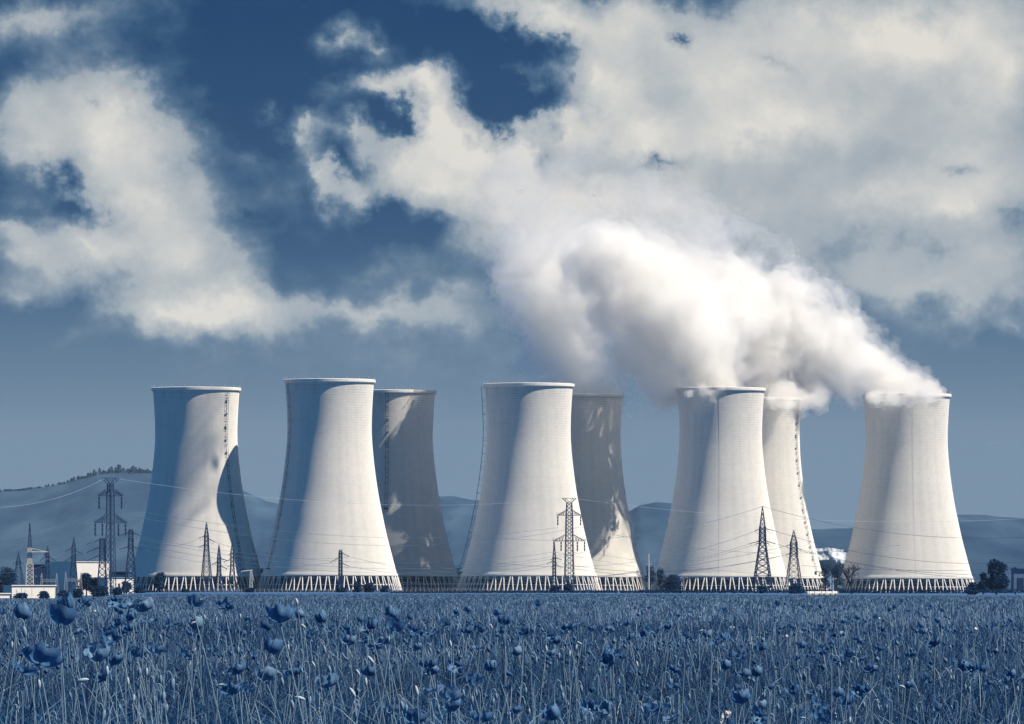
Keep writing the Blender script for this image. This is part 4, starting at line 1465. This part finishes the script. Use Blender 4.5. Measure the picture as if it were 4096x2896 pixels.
#STAGE9
# ------------------------------------------------------------------ poppies, one by one: x, y of the flower in the photograph and its width
POPPIES = [(268, 2420, 80), (334, 2414, 49), (455, 2409, 45), (515, 2425, 76), (591, 2429, 67), (769, 2411, 67), (896, 2425, 67), (9, 2449, 36), (94, 2458, 71), (473, 2447, 45), (529, 2465, 58), (234, 2469, 116), (466, 2494, 45), (598, 2483, 49), (789, 2501, 62), (676, 2496, 49), (901, 2518, 36), (986, 2480, 36), (963, 2536, 36), (491, 2527, 40), (526, 2514, 49), (312, 2532, 49), (433, 2550, 67), (156, 2639, 129), (91, 2683, 89), (401, 2625, 89), (397, 2590, 67), (464, 2648, 58), (535, 2612, 67), (618, 2605, 80), (740, 2625, 54), (856, 2603, 36), (651, 2543, 36), (415, 2710, 67), (957, 2683, 67), (923, 2764, 67), (977, 2755, 62), (752, 2536, 36), (1118, 2467, 98), (1207, 2460, 40), (1294, 2474, 54), (1055, 2507, 49), (1441, 2480, 27), (1564, 2458, 54), (1566, 2505, 76), (1483, 2501, 58), (1470, 2523, 45), (1321, 2523, 40), (1394, 2567, 58), (1390, 2525, 40), (1078, 2590, 76), (1537, 2567, 58), (1492, 2590, 49), (1466, 2563, 40), (1644, 2523, 45), (1675, 2536, 31), (1726, 2536, 45), (1773, 2496, 40), (1827, 2454, 31), (1871, 2440, 29), (1992, 2454, 36), (1871, 2525, 45), (1912, 2518, 45), (2019, 2487, 54), (2014, 2521, 40), (1916, 2596, 45), (1559, 2657, 49), (1474, 2692, 56), (1062, 2706, 76), (1180, 2692, 67), (1314, 2732, 85), (1715, 2661, 62), (1733, 2688, 49), (1816, 2666, 54), (1965, 2670, 54), (1889, 2724, 62), (2036, 2701, 27), (2032, 2750, 31), (1791, 2786, 89), (1818, 2826, 76), (1550, 2835, 85), (1648, 2875, 89), (1925, 2875, 71), (1720, 2764, 40), (1675, 2590, 36), (1238, 2536, 36), (1635, 2469, 27), (2148, 2416, 36), (2597, 2431, 18), (2556, 2460, 20), (2570, 2452, 18), (2713, 2463, 22), (2762, 2456, 22), (2895, 2443, 27), (3034, 2409, 20), (2269, 2514, 54), (2327, 2496, 25), (2510, 2496, 36), (2095, 2530, 49), (2128, 2521, 27), (2191, 2552, 40), (2226, 2567, 45), (2369, 2518, 27), (2436, 2523, 40), (2597, 2507, 25), (2628, 2523, 40), (2574, 2538, 36), (2677, 2507, 40), (2519, 2554, 42), (2356, 2570, 31), (2744, 2550, 42), (2828, 2541, 40), (2895, 2550, 36), (2869, 2570, 42), (2927, 2538, 27), (2075, 2610, 42), (2206, 2617, 40), (2284, 2576, 36), (2258, 2648, 36), (2449, 2608, 58), (2440, 2639, 62), (2490, 2630, 31), (2681, 2581, 27), (2708, 2590, 22), (2739, 2581, 31), (2686, 2679, 47), (2739, 2666, 40), (2904, 2666, 45), (2962, 2625, 49), (3045, 2592, 49), (2420, 2670, 45), (2969, 2697, 54), (3029, 2692, 45), (2695, 2748, 42), (2717, 2768, 22), (2940, 2759, 58), (2967, 2795, 76), (3043, 2831, 58), (3029, 2871, 58), (2628, 2835, 85), (2690, 2871, 58), (2356, 2835, 62), (2418, 2835, 67), (2222, 2857, 71), (2066, 2844, 45), (2543, 2759, 31), (2472, 2750, 31), (2449, 2799, 27), (3103, 2416, 27), (3139, 2416, 11), (3215, 2429, 20), (3239, 2425, 22), (3282, 2429, 20), (3264, 2438, 16), (3340, 2440, 18), (3378, 2434, 16), (3429, 2474, 27), (3456, 2485, 22), (3500, 2469, 25), (3378, 2487, 25), (3556, 2440, 22), (3576, 2429, 22), (3601, 2405, 20), (3630, 2445, 20), (3627, 2467, 18), (3576, 2474, 16), (3703, 2469, 22), (3716, 2429, 22), (3763, 2443, 25), (3750, 2483, 27), (3681, 2503, 25), (3099, 2474, 25), (3123, 2512, 22), (3161, 2509, 27), (3215, 2523, 27), (3282, 2516, 36), (3366, 2541, 27), (3456, 2532, 18), (3522, 2518, 31), (3531, 2541, 27), (3585, 2559, 31), (3692, 2530, 36), (3763, 2509, 27), (3781, 2525, 20), (3817, 2525, 27), (3968, 2501, 27), (4009, 2536, 22), (4040, 2483, 22), (3429, 2565, 40), (3206, 2585, 36), (3291, 2594, 40), (3295, 2612, 36), (3326, 2572, 25), (3380, 2617, 58), (3351, 2648, 49), (3237, 2628, 36), (3186, 2634, 36), (3647, 2621, 40), (3741, 2576, 49), (3511, 2599, 49), (3482, 2681, 49), (3848, 2668, 45), (3884, 2677, 40), (3919, 2679, 49), (3946, 2732, 40), (4022, 2726, 40), (4049, 2701, 40), (3705, 2724, 45), (4089, 2719, 27), (3177, 2764, 54), (3255, 2768, 49), (3357, 2775, 45), (3429, 2766, 54), (3469, 2759, 45), (3085, 2750, 36), (3273, 2817, 65), (3286, 2871, 85), (3389, 2808, 58), (3741, 2831, 45), (3643, 2741, 40), (3451, 2634, 36), (3612, 2674, 31), (3179, 2670, 27)]
BUDS = [(428, 2683, 40, 0), (533, 2795, 36, 15), (332, 2721, 49, 80), (511, 2726, 36, 0), (586, 2688, 36, 5), (413, 2862, 49, 180), (883, 2739, 27, 80), (776, 2603, 27, 30), (772, 2492, 27, 60), (98, 2527, 49, 180), (47, 2581, 31, 10), (689, 2737, 49, 185), (653, 2790, 49, 170), (665, 2835, 40, 180), (642, 2550, 27, 170), (558, 2688, 36, 180), (818, 2469, 22, 0), (961, 2465, 22, 0), (642, 2719, 40, 160), (156, 2737, 40, 0), (294, 2559, 27, 180), (615, 2799, 36, 180), (952, 2603, 31, 180), (1187, 2407, 31, -15), (1214, 2505, 27, -50), (1483, 2639, 40, -40), (1254, 2657, 27, -30), (1410, 2770, 45, -30), (1666, 2764, 45, -10), (1200, 2793, 45, -75), (1432, 2690, 31, -30), (1463, 2728, 36, 0), (1802, 2576, 31, -10), (1557, 2561, 27, 0), (1965, 2505, 22, -20), (1298, 2599, 36, 180), (1153, 2590, 27, 0), (1169, 2819, 40, 180), (1238, 2804, 40, 190), (1608, 2822, 40, 185), (1624, 2835, 36, 170), (1854, 2773, 31, 180), (1905, 2773, 27, 180), (1972, 2808, 31, 180), (1985, 2786, 27, 180), (1318, 2679, 36, 190), (1129, 2728, 36, 180), (1833, 2612, 27, 180), (2548, 2657, 27, -10), (2117, 2844, 22, 0), (2184, 2594, 27, 0), (2304, 2590, 27, 15), (2278, 2617, 27, 10), (2318, 2572, 22, -60), (2144, 2643, 31, 180), (2102, 2764, 31, 180), (2325, 2755, 31, 180), (2244, 2755, 31, 180), (2398, 2686, 27, 180), (2476, 2728, 27, 180), (2568, 2840, 31, 180), (2989, 2777, 27, 180), (3056, 2782, 27, 180), (2804, 2523, 20, 60), (2235, 2625, 31, 180), (2757, 2786, 27, 180), (3342, 2864, 27, 0), (3398, 2882, 31, 10), (3119, 2770, 22, 200), (3163, 2848, 31, 180), (3212, 2871, 22, 90), (3609, 2746, 27, -70), (3217, 2697, 27, 190), (3592, 2710, 18, 20), (3456, 2819, 27, 180), (3514, 2831, 27, 180), (3665, 2840, 27, 180), (3879, 2759, 27, 0), (3861, 2750, 27, 180), (4071, 2755, 22, 0), (3803, 2686, 18, 0), (3286, 2768, 22, 180), (3112, 2826, 27, 180)]
BLOSSOMS = [(372, 2438, 27, 5), (415, 2505, 25, 5), (1647, 2668, 20, 1), (1804, 2599, 11, 1), (2895, 2866, 67, 16), (2641, 2605, 27, 7), (2929, 2514, 27, 7), (3888, 2487, 15, 1), (3859, 2505, 12, 1), (3904, 2514, 15, 1), (3870, 2523, 9, 1), (3598, 2831, 19, 1), (3964, 2893, 27, 1), (3148, 2543, 12, 1), (3161, 2536, 12, 1), (3518, 2472, 11, 1)]


def petal_mat(name, a, b, c):
    m = bpy.data.materials.new(name)
    m.use_nodes = True
    N = NT(m.node_tree)
    out = N.add('ShaderNodeOutputMaterial')
    tc = N.add('ShaderNodeTexCoord')
    P = tc.outputs['Object']
    sep = N.add('ShaderNodeSeparateXYZ'); N.link(P, sep.inputs[0])
    ang = N.math('ARCTAN2', sep.outputs[1], sep.outputs[0])
    cv = N.add('ShaderNodeCombineXYZ')
    N.put(cv.inputs[0], N.math('MULTIPLY', ang, 9.0)); N.put(cv.inputs[1], N.math('MULTIPLY', sep.outputs[2], 12.0))
    vein = N.noise(cv.outputs[0], 2.0, 4, .6)
    # dark blotch at the petal's root, part of every poppy
    rr = N.math('ADD', N.math('MULTIPLY', sep.outputs[0], sep.outputs[0]), N.math('MULTIPLY', sep.outputs[1], sep.outputs[1]))
    f = N.remap(rr, .0008, .012, 0, 1)
    col = N.ramp(vein, [(.3, a), (.55, b), (.8, c)])
    col = N.mix(f, (.006, .022, .06), col)
    d = N.add('ShaderNodeBsdfPrincipled'); N.link(col, d.inputs['Base Color'])
    d.inputs['Roughness'].default_value = .5
    d.inputs['Specular IOR Level'].default_value = .35
    bp = N.add('ShaderNodeBump'); bp.inputs['Strength'].default_value = .25; bp.inputs['Distance'].default_value = .01
    N.link(vein, bp.inputs['Height']); N.link(bp.outputs[0], d.inputs['Normal'])
    tr = N.add('ShaderNodeBsdfTranslucent'); N.link(col, tr.inputs[0])
    mx = N.add('ShaderNodeMixShader'); mx.inputs[0].default_value = .45
    N.link(d.outputs[0], mx.inputs[1]); N.link(tr.outputs[0], mx.inputs[2])
    N.link(mx.outputs[0], out.inputs[0])
    return m


M['petal'] = petal_mat('poppy_petal', (.045, .13, .27), (.075, .185, .35), (.12, .25, .42))
M['petal_pale'] = petal_mat('pale_poppy_petal', (.06, .16, .32), (.14, .26, .40), (.28, .39, .50))
M['stem'] = plain('poppy_stem', (.15, .235, .31), var=.3, scale=20)
M['bud'] = plain('poppy_bud', (.10, .18, .27), var=.35, scale=60)
M['bud_pale'] = plain('pale_poppy_bud', (.25, .32, .37), var=.2, scale=60)
M['blossom'] = plain('white_blossom', (.52, .52, .50), var=.08, scale=40)


def petal_mesh(rs, openness, height, ruffle, width=1.32):
    """one petal of a poppy of unit width, around the +x direction"""
    nu, nv = 10, 7
    V = []
    ph, ph2 = rs.uniform(0, 6), rs.uniform(0, 6)
    for j in range(nv + 1):
        t = j / nv
        for i in range(nu + 1):
            a = (i / nu - .5) * 2 * width * (.75 + .25 * min(1, t * 2.2))
            edge = 1 - .10 * abs(2 * i / nu - 1) ** 4
            bow = math.sin(t * math.pi / 2)
            r = .5 * (bow ** .75) * (1 - (1 - openness) * t * t * .75) * edge
            z = height * (1 - math.cos(t * math.pi / 2 * 1.05)) ** (1.1) * edge
            w = ruffle * t * t * .62
            r += w * .09 * math.sin(a * 6 + ph) + w * .03 * math.sin(a * 17 + ph2)
            z += w * .07 * math.sin(a * 5 + ph2) + w * .035 * math.sin(a * 13 + ph)
            V.append((r * math.cos(a), r * math.sin(a), z))
    fs = [(j * (nu + 1) + i, j * (nu + 1) + i + 1, (j + 1) * (nu + 1) + i + 1, (j + 1) * (nu + 1) + i) for j in range(nv) for i in range(nu)]
    return V, fs


def petal_sets():
    sets = []
    rs = np.random.default_rng(5)
    for (op, hh, rf) in ((1.05, .36, 1.6), (1.0, .44, 1.4), (.86, .54, 1.2), (1.08, .26, 2.0), (.95, .42, 1.8), (.68, .64, 1.0), (1.05, .31, 2.2), (1.0, .48, 1.8)):
        for mt in ('petal', 'petal_pale'):
            ms = []
            st = rs.bit_generator.state
            for k in range(4):
                V, fs = petal_mesh(rs, op * rs.uniform(.9, 1.08), hh * rs.uniform(.85, 1.12) * (1 if k < 2 else .92), rf)
                me = bpy.data.meshes.new('petal')
                me.from_pydata(V, [], fs)
                me.materials.append(M[mt])
                for pl in me.polygons: pl.use_smooth = True
                ms.append(me)
            sets.append((op, hh, mt, ms))
    return sets


PSETS = petal_sets()
b = MB(); b.lathe([(.01, 0), (.05, .02), (.085, .08), (.085, .17), (.10, .185), (.02, .20)], 8)
CAPSULE = b.mesh('seed_capsule', M['bud'], True)


def stem_mesh(base, tip, r, bend, rs, tipdir=None):
    pts = []
    base, tip = Vector(base), Vector(tip)
    side = Vector((rs.uniform(-1, 1), rs.uniform(-.5, .5), 0)) * bend
    for i in range(8):
        q = i / 7
        pts.append(base.lerp(tip, q) + side * math.sin(q * math.pi) + Vector((rs.uniform(-1, 1), 0, 0)) * r * .6)
    pts[-1] = tip
    b = MB()
    b.tube(pts, [r * 1.15] * 4 + [r] * 4, 5)
    return b


def where(px, py):
    names = [(300, 'at the left edge'), (610, 'left of all the towers'), (1010, 'under the leftmost tower'), (1600, 'under the second tower'), (1880, 'under the third tower'),
             (2400, 'under the middle tower'), (2680, 'right of the middle tower'), (3150, 'under the spilling steam'), (3380, 'left of the rightmost tower'),
             (3900, 'under the rightmost tower'), (9999, 'at the right edge')]
    return next(n for lim, n in names if px < lim)


def poppies():
    rs = np.random.default_rng(77)
    rnd = random.Random(77)
    pale_at = {(1791, 2411), (171, 2639), (95, 2683)}
    seen = {}
    for i, (px, py, w) in enumerate(POPPIES):
        S = .085 * rnd.uniform(.92, 1.1)
        d = S * F / w
        z = EYE + (HZ - py) * d / F
        if z > .90:
            d *= .9; S *= .9; z = EYE + (HZ - py) * d / F
        if z < .44 and py > HZ + 60:
            d = max(17.0, (EYE - .44) * F / (py - HZ)); S = w * d / F; z = EYE + (HZ - py) * d / F
        x = at(px, d)
        g = ground_h(x, d)
        op, hh, mt, ms = rnd.choice(PSETS)
        pale = mt == 'petal_pale'
        if pale and rnd.random() < .62:
            op, hh, mt, ms = PSETS[PSETS.index((op, hh, mt, ms)) - 1]
            pale = False
        row = 'in the far rows' if w < 28 else ('in the middle rows' if w < 50 else 'close by')
        lev = 'high against the far field' if py < 2440 else ('low near the bottom edge' if py > 2780 else ('upper' if py < 2560 else 'lower'))
        form = 'wide open' if op >= .95 else ('half closed' if op < .7 else 'cupped')
        lab = f"{'pale' if pale else 'dark'} {form} poppy {row} {where(px, py)}"
        lab += {'high against the far field': ', high up', 'low near the bottom edge': ', bottom edge', 'upper': ', upper half', 'lower': ', lower half'}[lev]
        lean = rnd.uniform(-.30, .30) * z
        t = tag(empty('poppy', (x - lean, d, g)), lab, 'poppy', 'poppies in the meadow')
        seen.setdefault(lab, []).append(t)
        top = (lean, 0, z - g - hh * S * .42)
        r = max(.0020, d * .000068)
        stem_mesh((0, 0, -.03), top, r, rnd.uniform(.0, .035), rs).build('stem', M['stem'], t)
        tilt = (rnd.uniform(-.55, .35), rnd.uniform(-.5, .5), 0)
        if rnd.random() < .13: tilt = (rnd.uniform(.6, 1.1), rnd.uniform(-.5, .5), 0)
        spin = rnd.uniform(0, 6.28)
        Rm = Matrix.Rotation(tilt[0], 3, 'X') @ Matrix.Rotation(tilt[1], 3, 'Y') @ Matrix.Rotation(spin, 3, 'Z')
        for k in range(4):
            rk = (Rm @ Matrix.Rotation(k * math.pi + (math.pi / 2 if k >= 2 else 0) + rnd.uniform(-.15, .15), 3, 'Z')).to_euler()
            sc_ = S * (1.14 if k < 2 else 1.04) * rnd.uniform(.95, 1.05)
            inst('petal', ms[k], t, top, rk, (sc_, sc_, sc_))
        inst('seed_capsule', CAPSULE, t, top, Rm.to_euler(), (S, S, S))
    # buds, nodding or upright
    bm_ = {}
    for key, mt in (('bud', 'bud'), ('pale', 'bud_pale')):
        b = MB(); b.lathe([(.01, -.5), (.12, -.42), (.21, -.2), (.23, .05), (.17, .32), (.07, .47), (.01, .5)], 9)
        bm_[key] = b.mesh('bud', M[mt], True)
    extra = [(int(rnd.uniform(0, 4096)), int(rnd.uniform(2520, 2890)), 0, 180) for _ in range(70)]
    for i, (px, py, L, rot) in enumerate(list(BUDS) + extra):
        if L == 0:
            d = rnd.uniform(22, 60) * (1.0 if py > 2650 else 1.5)
            S = rnd.uniform(.020, .030)
        else:
            S = .040 * rnd.uniform(.85, 1.1)
            d = S * F / L
        z = EYE + (HZ - py) * d / F
        if z > .88:
            d *= .8; S *= .8; z = EYE + (HZ - py) * d / F
        if z < .40:
            d = max(16.0, (EYE - .40) * F / (py - HZ)); z = EYE + (HZ - py) * d / F
            if L: S = L * d / F
        x = at(px, d)
        g = ground_h(x, d)
        nod = 120 < rot < 240
        pale = not nod
        hx = rnd.choice((-1, 1)) * .02
        lab = f"{'nodding dull' if nod else 'upright pale'} poppy bud {'close by' if d < 32 else 'farther in'} {where(px, py)}" + (', near the bottom edge' if py > 2780 else (', upper half' if py < 2560 else ', lower half'))
        ln = rnd.uniform(-.14, .14)
        t = tag(empty('poppy_bud', (x - hx * 1.4, d, g)), lab, 'poppy bud', 'poppy buds in the meadow')
        r = max(.0016, d * .000056)
        b = MB()
        if nod:
            H = z - g + S * .5
            Rr = abs(hx) * .7
            pts = [(ln, 0, -.03), (ln * .45 + rnd.uniform(-.02, .02), 0, H * .4), (ln * .06, 0, H * .85)]
            for q in range(7):
                a = math.pi * q / 6
                pts.append((hx * .7 - math.cos(a) * hx * .7, 0, H + math.sin(a) * Rr * 1.6))
            pts.append((hx * 1.4, 0, H - .008))
            b.tube(pts, r, 5)
            b.build('stem', M['stem'], t)
            inst('bud', bm_['bud'], t, (hx * 1.4, 0, z - g), (0, R(rnd.uniform(-14, 14)) + math.pi, 0), (S * .9, S * .9, S))
        else:
            a = R(rot)
            tip = Vector((hx * 1.4 - math.sin(-a) * -S * .45, 0, z - g - math.cos(a) * S * .45))
            stem_mesh((ln, 0, -.03), tip, r, .02, rs).build('stem', M['stem'], t)
            inst('bud', bm_['pale'], t, (hx * 1.4, 0, z - g), (0, a, 0), (S * .8, S * .8, S))
    # white blossoms
    b = MB()
    for k in range(6):
        a = 2 * math.pi * k / 6
        c, s_ = math.cos(a), math.sin(a)
        pts = [(0.05 * c, .05 * s_, 0), (.30 * c - .13 * s_, .30 * s_ + .13 * c, .05), (.5 * c, .5 * s_, .02), (.30 * c + .13 * s_, .30 * s_ - .13 * c, .05)]
        b.poly(pts, [(0, 1, 2, 3)])
    star = b.mesh('petals', M['blossom'])
    for i, (px, py, w, k) in enumerate(BLOSSOMS):
        S = .032 if k == 1 else .085
        d = min(110, S * F / w)
        z = EYE + (HZ - py) * d / F
        if z > .88: d *= .8; z = EYE + (HZ - py) * d / F
        x = at(px, d); g = ground_h(x, d)
        lab = ('single white blossom ' if k == 1 else 'cluster of small white blossoms ') + where(px, py) + (', near the bottom edge' if py > 2780 else (', upper half' if py < 2560 else ', lower half'))
        t = tag(empty('white_flower', (x, d, g)), lab, 'flower', 'white flowers among the poppies')
        stem_mesh((0, 0, -.03), (0, 0, z - g), max(.0014, d * .00005), .02, rs).build('stem', M['stem'], t)
        for q in range(k):
            S1 = w * d / F * (1.0 if k == 1 else .30)
            rr_ = 0 if k == 1 else w * d / F * .42
            th, u_ = rnd.uniform(0, 6.28), rnd.uniform(-1, 1)
            inst('blossom', star, t, (math.cos(th) * rr_ * rnd.uniform(.2, 1), math.sin(th) * rr_ * .5, z - g + u_ * rr_ * .8), (R(rnd.uniform(40, 100)), rnd.uniform(-.5, .5), th), (S1,) * 3)


poppies()
